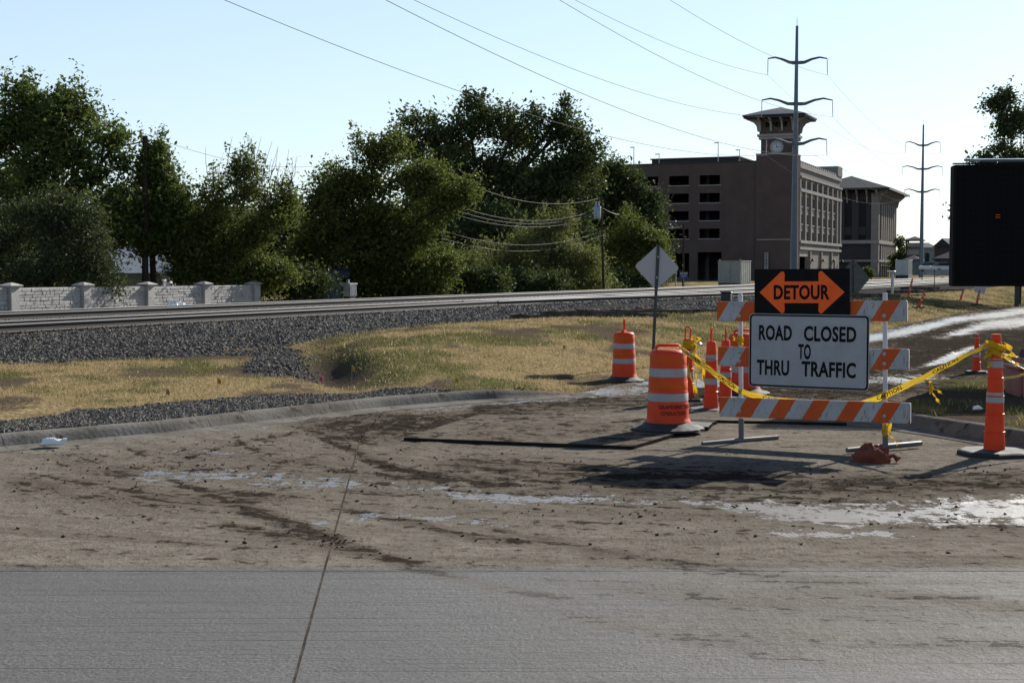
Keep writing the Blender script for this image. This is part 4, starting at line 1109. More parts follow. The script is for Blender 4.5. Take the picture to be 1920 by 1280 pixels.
def make_tree(name, label, d, base_px, lobes, leaf=.17, nleaf=16000, mat=LEAF_A, gap=.42, ground_z=-.35, trunk=.22, group=None, cluster=.55, per=26, thick=.75, cat="tree", shoots=0):
    """lobes: (px, py, rx, ry) ellipses read from the photo, standing at depth d"""
    q = at(base_px, 506, d); root = empty(name, (q.x, d, ground_z), 0, label, cat, group)
    O = np.array((q.x, d, ground_z)); ppm = F / d; nleaf = int(nleaf * .88)
    Ls = []
    for lx, ly, rx, ry in lobes:
        rx, ry = rx * .93, ry * .90
        dd = d + random.uniform(-.6, .6) * rx / ppm * .4
        c = at(lx, ly, dd); Ls.append((np.array((c.x, c.y, c.z)), rx / ppm, max(rx, ry) / ppm * thick, ry / ppm))
    vol = np.array([a * c for _, a, _, c in Ls]); vol /= vol.sum()
    cents = []
    ncl = max(20, nleaf // per)
    for (c, a, b, h), fr in zip(Ls, vol):
        k = int(ncl * fr * 1.8) + 4
        nsub = 16
        sv = rng.normal(size=(nsub, 3)); sv /= np.linalg.norm(sv, axis=1)[:, None]
        sc_ = c + sv * (.45 + .55 * rng.random((nsub, 1))) * np.array((a, b, h))
        sr = (.22 + .20 * rng.random(nsub)) * min(a, h) * 1.25
        w = sr ** 2; pick = rng.choice(nsub, k, p=w / w.sum())
        v = rng.normal(size=(k, 3)); v /= np.linalg.norm(v, axis=1)[:, None]
        r = rng.random(k) ** .40
        pts = sc_[pick] + v * (r * sr[pick])[:, None] * np.array((1.15, 1.0, .85))
        core = rng.random(k) < .16
        pts = np.where(core[:, None], c + v * (r * .7)[:, None] * np.array((a, b, h)), pts)
        g_ = fbm(pts[:, 0] * 1.1 + pts[:, 1] * .7, pts[:, 2] * 1.1 + pts[:, 1] * .3, 3, int(base_px) % 50)
        cents.append(pts[g_ > gap])
    cents = np.concatenate(cents); cents = cents[rng.permutation(len(cents))[:ncl]]
    cents = cents[cents[:, 2] > ground_z + .2]
    cr = cluster * (.5 + .9 * rng.random(len(cents)))
    P_ = np.repeat(cents, per, 0) + rng.normal(size=(len(cents) * per, 3)) * np.repeat(cr, per)[:, None] * np.array((.55, .55, .42))
    if shoots:
        # upright leafy twigs that break the outline
        tops = cents[np.argsort(-(cents[:, 2] + rng.random(len(cents)) * 2.0))[:shoots]]
        for tpt in tops:
            L_ = random.uniform(.5, 1.3); dx, dy = random.uniform(-.35, .35), random.uniform(-.3, .3); k = int(18 * L_) + 8
            aa = rng.random(k)
            P_ = np.concatenate([P_, tpt + np.stack([aa * dx * L_, aa * dy * L_, aa * L_], 1) + rng.normal(size=(k, 3)) * .10])
    P_ = P_[P_[:, 2] > ground_z + .05]
    leaf_mesh("crown", P_ - O, leaf, root, mat)
    # trunk and limbs
    m_ = MB(); top = max(Ls, key=lambda l: l[0][2])[0]
    hgt = max(1.0, (np.mean([l[0][2] for l in Ls]) - ground_z) * .55)
    fork = Vector((random.uniform(-.2, .2), 0, hgt))
    m_.tube([(0, 0, -.3), (random.uniform(-.1, .1), 0, hgt * .5), fork], [trunk * 1.25, trunk, trunk * .8], 8)
    m_.build("trunk", MAT_BARK, root, True)
    lm = MB()
    for c, a, b, h in Ls:
        e = Vector(c - O); mid = fork.lerp(e, .5) + Vector((random.uniform(-.3, .3), random.uniform(-.3, .3), .2))
        lm.tube([fork - Vector((0, 0, .1)), mid, e], [trunk * .55, trunk * .35, trunk * .12], 6)
        for k in range(5):
            w = rng.normal(size=3); w /= np.linalg.norm(w); w[2] = abs(w[2])
            e2 = e + Vector(w * np.array((a, b, h)) * .85)
            lm.tube([mid.lerp(e, .6), (mid.lerp(e, .6)).lerp(e2, .55) + Vector((0, 0, .15)), e2], [trunk * .22, trunk * .12, .012], 5)
    lm.build("limbs", MAT_BARK, root, True)
    return root
def dep(px, t): return wp(s_of(px, t), t).y
make_tree("broadleaf_tree", "tall dense green tree towering over the left end of the wall", 62, 90,
          [(30, 210, 62, 66), (95, 215, 66, 62), (-60, 260, 90, 110), (160, 265, 66, 76), (60, 310, 95, 85), (190, 330, 62, 80), (120, 380, 95, 80), (0, 390, 95, 80), (215, 275, 30, 42), (225, 400, 42, 65), (60, 460, 120, 70), (180, 460, 70, 60)], .20, 62000, LEAF_A, .40, trunk=.3, shoots=30)
make_tree("cedar_tree", "fine leaved dark grey green tree just behind the wall", 54, 100,
          [(20, 470, 75, 70), (120, 450, 70, 80), (-80, 480, 80, 80), (190, 490, 50, 60), (80, 400, 60, 50), (150, 400, 40, 40), (90, 520, 120, 35)], .13, 40000, LEAF_D, .36, trunk=.16, cluster=.5)
make_tree("broadleaf_tree", "leafy green tree wrapped round the wooden utility pole", 64, 285,
          [(285, 330, 42, 55), (305, 300, 25, 36), (262, 395, 48, 58), (320, 390, 48, 62), (290, 440, 60, 40), (345, 430, 48, 60)], .19, 26000, LEAF_A, .42, trunk=.16, shoots=16)
make_tree("broadleaf_tree", "sparse tree with bare twigs rising beside the utility pole tree", 64, 430,
          [(400, 365, 40, 52), (470, 345, 40, 55), (430, 430, 80, 62), (365, 460, 50, 62), (490, 440, 62, 72), (520, 380, 42, 48), (440, 500, 95, 50), (510, 505, 65, 52), (370, 515, 60, 40)], .16, 46000, LEAF_C, .43, trunk=.14, shoots=40)
make_tree("broadleaf_tree", "large bushy yellow green tree at the end of the wall", dep(690, -15.5), 690,
          [(650, 340, 66, 58), (740, 318, 66, 52), (610, 400, 78, 72), (700, 400, 95, 85), (800, 350, 62, 68), (862, 362, 40, 36), (780, 430, 85, 72), (660, 480, 105, 72), (770, 500, 95, 60), (590, 480, 62, 72), (700, 288, 42, 26), (690, 530, 110, 35)], .21, 78000, LEAF_C, .41, trunk=.26, cluster=.62, shoots=36)
make_tree("oak_tree", "huge dark spreading tree behind the yellow green tree", 116, 900,
          [(800, 250, 72, 52), (880, 225, 70, 44), (970, 230, 62, 46), (1050, 250, 52, 44), (1085, 290, 46, 52), (860, 300, 110, 72), (980, 310, 110, 78), (1040, 360, 84, 64), (930, 400, 125, 65), (1058, 212, 13, 26), (760, 270, 36, 36), (820, 380, 95, 75), (960, 450, 120, 60), (1080, 420, 60, 50)], .32, 72000, LEAF_B, .43, trunk=.5, cluster=.95, shoots=36)
make_tree("oak_tree", "rounded dark tree in front of the garage corner windows", 128, 1165,
          [(1150, 335, 44, 44), (1182, 375, 50, 66), (1120, 400, 46, 62), (1212, 450, 46, 62), (1150, 470, 66, 64), (1228, 495, 30, 40), (1205, 395, 40, 55)], .32, 40000, LEAF_B, .34, trunk=.35, cluster=.9)
make_tree("willow_shrub", "feathery pale green shrubs below the sagging local wires", dep(1030, -13.5), 1030,
          [(1040, 440, 50, 38), (1010, 470, 70, 40), (1075, 480, 60, 50), (960, 480, 60, 45), (915, 490, 60, 55), (1020, 520, 90, 35), (1100, 515, 50, 40)], .17, 46000, leaf_mat("leaf_willow", (.165, .17, .060), (.25, .245, .095), .38), .37, trunk=.1, cluster=.7, cat="shrub", shoots=50)
make_tree("willow_shrub", "olive green shrub standing between utility pole and diamond sign", dep(1190, -14), 1190,
          [(1180, 430, 38, 44), (1217, 450, 32, 46), (1170, 490, 52, 55), (1225, 505, 36, 40)], .21, 24000, LEAF_C, .38, trunk=.1, cluster=.75, cat="shrub", shoots=18)
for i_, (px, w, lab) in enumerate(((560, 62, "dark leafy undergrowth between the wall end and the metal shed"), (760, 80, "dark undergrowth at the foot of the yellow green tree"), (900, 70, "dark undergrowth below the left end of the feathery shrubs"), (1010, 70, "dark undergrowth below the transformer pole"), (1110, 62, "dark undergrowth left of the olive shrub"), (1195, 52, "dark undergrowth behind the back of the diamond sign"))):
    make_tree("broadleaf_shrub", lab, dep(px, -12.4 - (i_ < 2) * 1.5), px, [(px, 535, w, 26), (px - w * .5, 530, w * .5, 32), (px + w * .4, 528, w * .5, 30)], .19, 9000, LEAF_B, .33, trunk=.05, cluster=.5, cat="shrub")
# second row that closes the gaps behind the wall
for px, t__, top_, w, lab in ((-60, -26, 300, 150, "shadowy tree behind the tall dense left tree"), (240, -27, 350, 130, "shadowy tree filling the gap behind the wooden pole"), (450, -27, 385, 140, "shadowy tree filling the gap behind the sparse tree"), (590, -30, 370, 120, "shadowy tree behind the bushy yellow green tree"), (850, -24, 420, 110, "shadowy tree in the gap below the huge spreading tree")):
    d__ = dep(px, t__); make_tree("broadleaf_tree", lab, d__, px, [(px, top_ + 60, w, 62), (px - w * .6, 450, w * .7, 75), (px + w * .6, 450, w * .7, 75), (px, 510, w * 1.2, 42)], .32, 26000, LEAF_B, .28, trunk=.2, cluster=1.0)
make_tree("broadleaf_tree", "dark tree rising behind the black message board", 75, 1910,
          [(1880, 185, 28, 24), (1868, 196, 26, 14), (1893, 230, 26, 26), (1915, 215, 20, 30), (1888, 270, 36, 40), (1852, 308, 22, 30), (1930, 280, 55, 70), (1828, 398, 42, 36), (1900, 400, 80, 100), (1905, 330, 60, 60)], .20, 34000, LEAF_B, .42, ground_z=0, trunk=.12, cluster=.45, per=24)
make_tree("broadleaf_tree", "small dark tree beside the far sign tower", 330, 1688, [(1686, 452, 8, 14), (1690, 480, 12, 26), (1676, 492, 9, 14)], .55, 3500, LEAF_B, .3, ground_z=0, trunk=.3, cluster=1.0)
for px in (1621, 1627, 1633):
    make_tree("hedge_shrub", "clipped round shrub in front of the office block", 200, px, [(px, 512, 3.4, 9)], .28, 1200, LEAF_A, .1, ground_z=0, trunk=.08, cluster=.3, cat="shrub", group="clipped shrubs by the office block")
# bare twigs over the sparse tree
tw = MB()
for k in range(46):
    px = random.choice((random.uniform(385, 560), random.uniform(440, 545))); py = random.uniform(320, 380); a = at(px, py, 60); 
    b = a + Vector((random.uniform(-.35, .45), random.uniform(-.3, .3), random.uniform(.7, 1.7))); mid = a.lerp(b, .5) + Vector((random.uniform(-.12, .12), 0, 0))
    tw.tube([a, mid, b], [.014, .010, .005], 4)
spr = [o for o in col.objects if o.get("label", "").startswith("sparse tree")][0]
o = tw.build("twigs", MAT_BARK, spr); o.location = -spr.location
# ================================================================== POWER LINES
MAT_POLE = pmat("weathered_steel_pole", (.155, .185, .235), (.125, .15, .195), 1.5, .5, metal=.35, bump=.05)
MAT_WIRE = pmat("aluminium_wire", (.20, .19, .175), None, 3, .7, metal=0, bump=0)
MAT_LINE = pmat("dull_conductor", (.34, .32, .30), None, 3, .9, bump=0)
PD1, PD2 = 150.0, 260.0
def lattice(px_b, px_t, py_t, d, lvl, label):
    """steel pole with three pairs of gull wing arms; lvl: (py, left tip px, right tip px, tip py, insulator end py)"""
    zb = -.1
    b = at(px_b, 506, d); b.z = zb; tp = at(px_t, py_t, d)
    e = empty("transmission_pole", b, 0, label, "pole", "steel transmission poles")
    rel = lambda q: q - b
    m_ = MB(); m_.tube([rel(b), rel(tp)], [.42, .14], 14); m_.build("shaft", MAT_POLE, e, True)
    m_ = MB(); m_.tube([rel(tp), rel(tp) + Vector((0, 0, .9))], [.03, .015], 5); m_.build("lightning_rod", MAT_POLE, e)
    ends = []
    for py, lx, rx, ty, iy in lvl:
        f = (506 - py) / (506 - py_t); c = at(px_b + (px_t - px_b) * f, py, d)
        for tx in (lx, rx):
            t_ = at(tx, ty, d); t2 = at(tx, ty + (2 if d < 200 else 1), d); sg = 1 if tx > px_b else -1
            pts = [c, c.lerp(t_, .25) + Vector((0, 0, -.02 * abs(t_.x - c.x))), c.lerp(t_, .5) + Vector((0, 0, .05 * abs(t_.x - c.x))), c.lerp(t_, .75) + Vector((0, 0, .075 * abs(t_.x - c.x))), t_]
            m_ = MB(); m_.tube([rel(q) for q in pts], [.20, .17, .13, .10, .07], 8); ar = m_.build("arm", MAT_POLE, e, True)
            i_ = at(tx + sg * .5, iy, d)
            m_ = MB(); m_.tube([rel(t_), rel(i_)], .035, 5)
            for k in range(9):
                q = t_.lerp(i_, .15 + .08 * k); m_.lathe([(.03, -.02), (.085, 0), (.03, .03)], 8, Matrix.Translation(rel(q)))
            m_.build("insulator", MAT_STEEL, ar)
            ends.append(i_)
    return ends
e1 = lattice(1488, 1494.5, 49, PD1, [(118, 1440, 1551, 110, 141), (195, 1428.5, 1561, 188, 219), (270, 1437, 1550, 262, 291)], "tall steel transmission pole standing in front of the clock tower")
e2 = lattice(1727, 1731.5, 234, PD2, [(273, 1698, 1763, 267, 287), (317, 1692, 1767, 313, 329), (360, 1696, 1762, 356, 372)], "slender steel transmission pole further off by the sign tower")
def wire(a, b, sag, r, label, cat="wire", group=None, n=28, up=0):
    m_ = MB(); pts = []
    for i in range(n + 1):
        f = i / n; q = a.lerp(b, f); q.z -= 4 * sag * f * (1 - f); pts.append(q - a)
    m_.tube(pts, r, 4); o = m_.build("power_line", MAT_LINE if 'conductor' in label else MAT_WIRE); o.location = a
    return tag(o, label, cat, group)
off = e2[0] - e1[0]
side = ("left", "right"); lv = ("top", "middle", "lowest")
dv = Vector((e2[1] - e1[1])); dv.z = 0; dirv = dv.normalized()
for k, q in enumerate(e1):
    a = q - dirv * 119.0; a.z = q.z
    arm_ = "%s arm on its %s side" % (lv[k // 2], ("garage", "road")[k % 2])
    wire(a, q, 2.6, .016, "near span conductor wire reaching the clock tower pole's " + arm_, "wire", "overhead conductors on the near span", 40)
    wire(q, e2[k], 2.6, .014, "far span conductor wire from the clock tower pole's " + arm_, "wire", "overhead conductors on the far span")
# local wooden poles
MAT_WOOD = pmat("pole_wood", (.09, .072, .058), (.06, .048, .04), 3, .95, bump=.5, bscale=10)
def wood_pole(px_b, px_t, py_t, d, r, label, zb=-.35):
    b = at(px_b, 506, d); b.z = zb; tp = at(px_t, py_t, d)
    e = empty("utility_pole", b, 0, label, "pole")
    m_ = MB(); m_.tube([(0, 0, -.3), tp - b], [r, r * .75], 10); m_.build("shaft", MAT_WOOD, e, True)
    return e, b, tp
eA, bA, tA = wood_pole(271, 272, 255, 63.3, .16, "dark wooden utility pole rising through the trees behind the wall")
m_ = MB(); m_.tube([tA - bA + Vector((-.05, 0, -.25)), tA - bA + Vector((-1.2, .2, -.45))], .035, 6); m_.build("arm", MAT_BLACK, eA)
m_ = MB(); m_.tube([tA - bA + Vector((-.16, -.05, -.3)), tA - bA + Vector((-.16, -.05, .12))], .03, 6); m_.lathe([(.05, 0), (.06, .06), (.02, .12)], 8, Matrix.Translation(tA - bA + Vector((-.16, -.05, .1)))); m_.build("insulator", MAT_STEEL, eA)
eC, bC, tC = wood_pole(287, 287, 430, 66, .13, "short wooden stub pole next to the taller one behind the wall")
eB, bB, tB = wood_pole(1133, 1127, 368, 92, .085, "wooden utility pole with transformer standing among the shrubs")
m_ = MB(); m_.lathe([(.02, -.45), (.24, -.42), (.25, .35), (.2, .42), (.05, .46)], 14, Matrix.Translation(at(1120, 398, 92) - bB + Vector((0, -.05, 0)))); tr = m_.build("transformer", MAT_STEEL, eB, True)
m_ = MB()
for k in (-.1, .1): m_.tube([at(1120, 398, 92) - bB + Vector((k, 0, .42)), at(1120, 398, 92) - bB + Vector((k, 0, .7))], [.05, .03], 6)
m_.build("bushing", MAT_STEEL, tr)
m_ = MB(); m_.tube([at(1133, 388, 92) - bB, at(1110, 396, 92) - bB], .03, 6); m_.build("bracket_arm", MAT_WOOD, eB)
for (a, b, sg), nm_ in zip((((845, 328), (1127, 371), .9), ((838, 378), (1122, 392), .9), ((830, 385), (1124, 397), .9), ((820, 390), (1126, 404), .9), ((845, 437), (1131, 432), .8), ((830, 447), (1135, 439), .9)), ("uppermost single", "top of the three middle", "centre one of the three middle", "bottom of the three middle", "upper of the two lowest", "lower of the two lowest")):
    wire(at(a[0], a[1], 80), at(b[0], b[1], 92), sg, .011, nm_ + " bright sagging service wire" + ("s" if " of " in nm_ else "") + " at the transformer pole", "wire", "service wires at the transformer pole", 20)
wire(at(1128, 388, 92), at(1160, 402, 96), .1, .02, "short bright wire leaving the transformer pole towards the garage", "wire")
wire(tA + Vector((0, 0, .1)), at(590, 312, 80), .5, .010, "thin wire running from the left utility pole above the sparse tree", "wire")
eD, bD, tD = wood_pole(1281, 1282, 421, 135, .11, "thin dark pole in front of the garage windows", .0)
m_ = MB(); m_.tube([at(1275, 426, 135) - bD, at(1248, 428, 135) - bD], .04, 5); m_.build("lamp_arm", MAT_STEEL, eD)

# ================================================================== SMALL TRACKSIDE THINGS
def diamond_sign(px, py, half, d, px_b, py_b, zb, label, mat_face, front=False, rz=0.0):
    b = gp(px_b, py_b, zb) if d is None else at(px_b, py_b, d)
    dd = b.y
    c = at(px, py, dd); r = half * dd / F
    e = empty("diamond_sign", b, 0, label, "sign")
    v = c - b; top = v * ((v.z + r * .97) / v.z)
    M = Matrix.Translation(v) @ Matrix.Rotation(rz, 4, 'Z') @ Matrix.Rotation(math.atan2(v.x, v.z), 4, 'Y')
    m_ = MB(); k = .09
    pts = [(-1, 0), (0, -1), (1, 0), (0, 1)]; ring = []
    for i in range(4):
        p_, q_, n_ = Vector(pts[i]), Vector(pts[i - 1]), Vector(pts[(i + 1) % 4])
        ring += [p_.lerp(q_, k), p_.lerp((q_ + n_) / 2, k * .55), p_.lerp(n_, k)]
    m_.prism([(a.x * r, a.y * r) for a in ring], .0, .006, M); m_.build("panel", mat_face, e)
    m_ = MB()
    pd = (v.normalized() if True else v); 
    m_.tube([(0, -.03, -.2), top + Vector((0, -.03, 0))], .028, 4); m_.build("post", MAT_SIGNPOST, e)
    for f in (-.45, .45):
        m_ = MB(); q = v + v.normalized() * r * f; m_.lathe([(.018, 0), (.018, .012), (.008, .014)], 8, Matrix.Translation(q + Vector((0, -.065, 0))) @ Matrix.Rotation(R(90), 4, 'X')); m_.build("bolt", MAT_STEEL, e)
    return e
MAT_SIGNPOST = pmat("sign_post_green", (.045, .055, .06), (.03, .035, .04), 4, .5, metal=.4, bump=.1)
m = NT("sign_back"); p = m.pos("obj")
wv_ = m.n("ShaderNodeTexWave", wave_type='BANDS', bands_direction='DIAGONAL'); m.l(p, wv_.inputs["Vector"]); wv_.inputs["Scale"].default_value = 9; wv_.inputs["Distortion"].default_value = 2
m.bsdf(m.mix(m.math('MULTIPLY', wv_.outputs[1], .25), (.46, .47, .49), (.36, .37, .39)), .5, .35, m.bump(m.noise(p, 10, 2), .05)); MAT_SIGNBACK = m.mat
diamond_sign(1232, 501, 42.5, None, 1222, 690, .06, "bare grey back of a diamond road sign on a leaning post", MAT_SIGNBACK)
diamond_sign(1600, 522, 37, 75, 1600, 575, 0, "dark grey back of a diamond sign hidden behind the detour sign", pmat("sign_back_dark", (.13, .135, .135), None, 4, .6, bump=.05), rz=R(20))
MAT_BLUE = pmat("blue_sign", (.03, .085, .33), (.025, .07, .28), 5, .5, bump=0)
e = empty("blue_sign", at(1282, 528, 120), R(-4), "small blue emergency sign reading STOP on a thin post by the rails", "sign")
zc = at(1282, 516, 120).z - e.location.z
part("panel", MAT_BLUE, e, (-.34, .34, 0, .012, zc - .26, zc + .29))
o = link("lettering", text_mesh("STOP", .27, .01), MAT_WHITE, e); o.location = (0, -.005, zc + .13)
part("text_line", MAT_WHITE, e, (-.2, .2, -.006, -.003, zc - .05, zc - .01), (-.15, .15, -.006, -.003, zc - .15, zc - .12))
m_ = MB(); m_.tube([(0, .03, -.3), (0, .03, zc + .25)], .02, 6); m_.build("post", MAT_STEEL, e)
e = empty("marker_post", at(1267, 532, 118), 0, "slim white marker post beside the blue sign", "post")
m_ = MB(); m_.lathe([(.05, -.3), (.05, 1.15), (.04, 1.2), (.01, 1.22)], 10); m_.build("shaft", MAT_WHITE, e, True)
m_ = MB(); m_.lathe([(.052, .95), (.052, 1.05)], 10); m_.build("band", MAT_STEEL, e)
e = empty("bollard_light", gp(1673, 552, .45), 0, "grey bollard post with white hooded head by the siding", "bollard")
hb = at(1673, 512, e.location.y).z - .45
m_ = MB(); m_.lathe([(.085, -.1), (.085, hb), (.07, hb + .03)], 12); m_.build("shaft", MAT_ALU, e, True)
m_ = MB(); m_.bbox(-.12, .17, -.12, .12, hb + .031, hb + .14, .04); m_.build("head", MAT_WHITE, e, True)
m_ = MB(); m_.tube([(-.1, 0, hb + .09), (-.32, 0, hb + .12)], [.04, .03], 8); m_.build("arm", MAT_WHITE, e)
e = empty("black_post", gp(1906, 574, 0), 0, "plain dark post standing in the grass under the message board", "post")
m_ = MB(); m_.bbox(-.09, .09, -.09, .09, -.2, 2.1, .01); m_.build("shaft", MAT_BLACK, e)
m_ = MB(); m_.bbox(-.11, .11, -.11, .11, 2.103, 2.16, .02); m_.build("cap", MAT_BLACK, e)
e = empty("thin_post", gp(1752, 552, .4), 0, "thin dark rod standing beside the siding near white cars", "post")
m_ = MB(); m_.tube([(0, 0, -.1), (0, 0, 1.35)], .025, 6); m_.build("shaft", MAT_BLACK, e)
m_ = MB(); m_.lathe([(.05, 1.353), (.05, 1.45), (.02, 1.47)], 8); m_.build("head", MAT_BLACK, e)
# utility marker flags
def flag(px, py, zg, colr, label, hgt=.35):
    q = gp(px, py, zg); q.z = float(terrain(np.array([q.x]), np.array([q.y]))[0][0])
    e = empty("marker_flag", q, random.uniform(-.4, .4), label, "flag")
    m_ = MB(); m_.tube([(0, 0, -.05), (.01, 0, hgt)], .004, 5); m_.build("wire_stem", MAT_STEEL, e)
    m_ = MB(); rs = []
    for i in range(7):
        f = i / 6; yy = .03 * math.sin(f * 4); rs.append([(.008 + f * .055, yy * .5 - .001, hgt - .005 - f * .04), (.008 + f * .055, yy * .5 + .001, hgt - .005 - f * .04), (.008 + f * .04, yy * .5 + .001 + f * .02, hgt - .085 - f * .03), (.008 + f * .04, yy * .5 - .001 + f * .02, hgt - .085 - f * .03)])
    m_.rings(rs); m_.build("flag", pmat("flag_plastic", colr, tuple(c * .85 for c in colr), 4, .5, bump=0), e)
flag(598, 752, .15, (.75, .09, .20), "pink marker flag standing in gravel behind the kerb")
flag(659, 690, .3, (.62, .42, .03), "yellow marker flag at the edge of the dark gully")
flag(407, 738, .13, (.60, .30, .03), "orange yellow marker flag in the left grass verge", .22)
flag(311, 744, .13, (.50, .27, .05), "low dull orange marker flag in the left grass", .12)
flag(1055, 662, .3, (.65, .45, .03), "yellow marker flag on the dry grass near the far barrel", .2)
flag(853, 732, .15, (.62, .42, .03), "yellow marker flag just behind the kerb end", .2)
# ================================================================== ROAD WORKS
def dirt_mat(name, colr, rough=.45, dirt=(.20, .16, .12), amt=.5, spec=.4, zfade=None, sub=0.0):
    m = NT(name); p = m.pos("obj")
    n1, n2 = m.noise(p, 5, 6, .65), m.noise(p, 22, 5, .7)
    base = m.mix(m.mapr(n1, .35, .7), colr, tuple(c * .85 for c in colr))
    base = m.mix(m.math('MULTIPLY', m.mapr(n2, .56, .72), amt), base, dirt)
    pb = m.bsdf(base, m.mapr(n1, .3, .7, rough, min(1, rough + .2)), 0, m.bump(n2, .06, .004), spec)
    if sub:
        tl_ = m.n("ShaderNodeBsdfTranslucent"); m.l(base, tl_.inputs[0]); mx_ = m.n("ShaderNodeMixShader"); mx_.inputs[0].default_value = sub
        m.l(pb.outputs[0], mx_.inputs[1]); m.l(tl_.outputs[0], mx_.inputs[2]); m.l(mx_.outputs[0], m.out.inputs[0])
    return m.mat
ORANGE = (.62, .085, .018)
MAT_DRUM = dirt_mat("orange_plastic", (1.0, .095, .020), .42, (.35, .12, .07), .3, .25, sub=.25)
MAT_DRUM2 = dirt_mat("orange_sheeting", (.80, .110, .012), .5, (.30, .13, .07), .35, .15)
MAT_REFL = dirt_mat("white_sheeting", (.46, .46, .46), .5, (.26, .25, .24), .55, .2)
MAT_RUBBER = dirt_mat("black_rubber", (.030, .031, .033), .7, (.16, .135, .11), .5)
MAT_TUBE = dirt_mat("white_tube", (.66, .67, .72), .35, (.30, .28, .25), .4)
MAT_FRAME = dirt_mat("galv_foot", (.13, .135, .14), .5, (.20, .17, .14), .6)
m = NT("striped_sheeting"); p = m.pos("obj")
sx = m.n("ShaderNodeSeparateXYZ"); m.l(p, sx.inputs[0])
ph = m.math('FRACT', m.math('DIVIDE', m.math('ADD', m.math('SUBTRACT', sx.outputs[0], m.math('MULTIPLY', sx.outputs[2], .62)), 20.041), .364))
msk = m.mapr(ph, .478, .49)
scr = m.noise(m.pos("obj", (6, 1, 1.4)), 9, 6, .7); bl = m.noise(p, 3.5, 5)
wht = m.mix(m.mapr(bl, .4, .7), (.50, .51, .53), (.42, .42, .43)); org = m.mix(m.mapr(bl, .4, .7), (.72, .120, .020), (.60, .095, .018))
base = m.mix(msk, org, wht)
base = m.mix(m.math('MULTIPLY', m.mapr(scr, .57, .64), .75), base, (.12, .115, .11))
m.bsdf(base, .6, 0, m.bump(scr, .05, .003), .15); MAT_STRIPE = m.mat

# ---- barricade
pL, pR = gp(1390, 829), gp(1660, 845)
BAR_RZ = math.atan2(pR.y - pL.y, pR.x - pL.x)
hw = (pR - pL).length / 2
ROLL = R(-.9)
bar = empty("road_barricade", (pL + pR) / 2, BAR_RZ, "three rail barricade with orange and white stripes closing the road", "barricade", ry=ROLL)
bm_ = (pL + pR) / 2
def bz(py): return at(1525, py, bm_.y).z
for sgn in (-1, 1):
    x = sgn * hw
    m_ = MB(); m_.lathe([(.024, .06), (.024, 1.60), (.020, 1.605)], 14, Matrix.Translation((x, 0, 0))); po = m_.build("post", MAT_TUBE, bar, True)
    m_ = MB(); m_.lathe([(.029, .03), (.029, .27 if sgn < 0 else .16)], 14, Matrix.Translation((x, 0, 0))); m_.build("sleeve", MAT_FRAME, po, True)
    fd = Vector((.87 * math.cos(-BAR_RZ) - .5 * math.sin(-BAR_RZ), .87 * math.sin(-BAR_RZ) + .5 * math.cos(-BAR_RZ), 0))
    m_ = MB(); m_.tube([Vector((x, 0, .032)) - fd * .52, Vector((x, 0, .032)), Vector((x, 0, .032)) + fd * .5], [.026, .03, .026], 8)
    m_.build("foot", MAT_FRAME, bar, True)
zr = [bz(583) , bz(670), bz(767)]
RX0, RX1 = -1.01, 1.005
for k, z_ in enumerate(zr):
    m_ = MB(); 
    m_.bbox(RX0 + .01 * k, RX1 + .015 * k, -.075, -.045, -.105, .105, .006)
    ra = m_.build("rail", MAT_STRIPE, bar); ra.location = (0, 0, z_)
    ra.rotation_euler = (0, R((-.1, .15, .2)[k]), 0)
    for sgn in (-1, 1):
        for dz in ((-.05,), (-.05, .05), (-.04,))[k]:
            m_ = MB(); M = Matrix.Translation((sgn * hw + .01, -.076, dz)) @ Matrix.Rotation(R(90), 4, 'X'); m_.lathe([(.020, 0), (.020, .003), (.011, .0035), (.011, .010), (.004, .012)], 12, M); m_.build("bolt", MAT_STEEL, ra)
    part("end_cap", MAT_WHITE, ra, (RX1 + .015 * k + .001, RX1 + .015 * k + .006, -.074, -.046, -.1, .1))
# ---- signs bolted on it
def rounded(w, h, r, n=6):
    pts = []
    for cx, cz, a0 in ((w / 2 - r, -h / 2 + r, -90), (w / 2 - r, h / 2 - r, 0), (-w / 2 + r, h / 2 - r, 90), (-w / 2 + r, -h / 2 + r, 180)):
        for i in range(n + 1):
            a = R(a0 + 90 * i / n); pts.append((cx + r * math.cos(a), cz + r * math.sin(a)))
    return pts
MAT_SIGNW = dirt_mat("sign_white", (.42, .42, .45), .42, (.36, .35, .35), .35)
MAT_SIGNK = dirt_mat("sign_black", (.012, .012, .013), .7, (.03, .03, .03), .2, .08)
MAT_SIGNO = dirt_mat("sign_orange", (1.25, .165, .026), .5, (.7, .10, .04), .15, .15)
def on_bar(lx, z_, y, roll):
    M = bar.matrix_basis.copy() if False else (Matrix.Translation(bar.location) @ Euler((0, ROLL, BAR_RZ)).to_matrix().to_4x4())
    return M @ Matrix.Translation((lx, y, z_)) @ Matrix.Rotation(roll, 4, 'Y')
def lx_of(px):
    u = (px - CX) / F / CP; dx, dy = math.cos(BAR_RZ), math.sin(BAR_RZ)
    return (u * bm_.y - bm_.x) / (dx - u * dy)
SX0, SX1 = lx_of(1408) + .03, lx_of(1634) + .02
W1, H1 = SX1 - SX0, .775
e = empty("road_closed_sign", (0, 0, 0), 0, "white sign reading ROAD CLOSED TO THRU TRAFFIC on the barricade", "sign")
e.matrix_world = on_bar((SX0 + SX1) / 2, bz(658), -.105, R(1.05))
m_ = MB(); m_.prism(rounded(W1, H1, .045), 0, .004); m_.build("panel", MAT_SIGNW, e)
o_, i_ = rounded(W1 - .016, H1 - .016, .04), rounded(W1 - .05, H1 - .05, .028); n_ = len(o_)
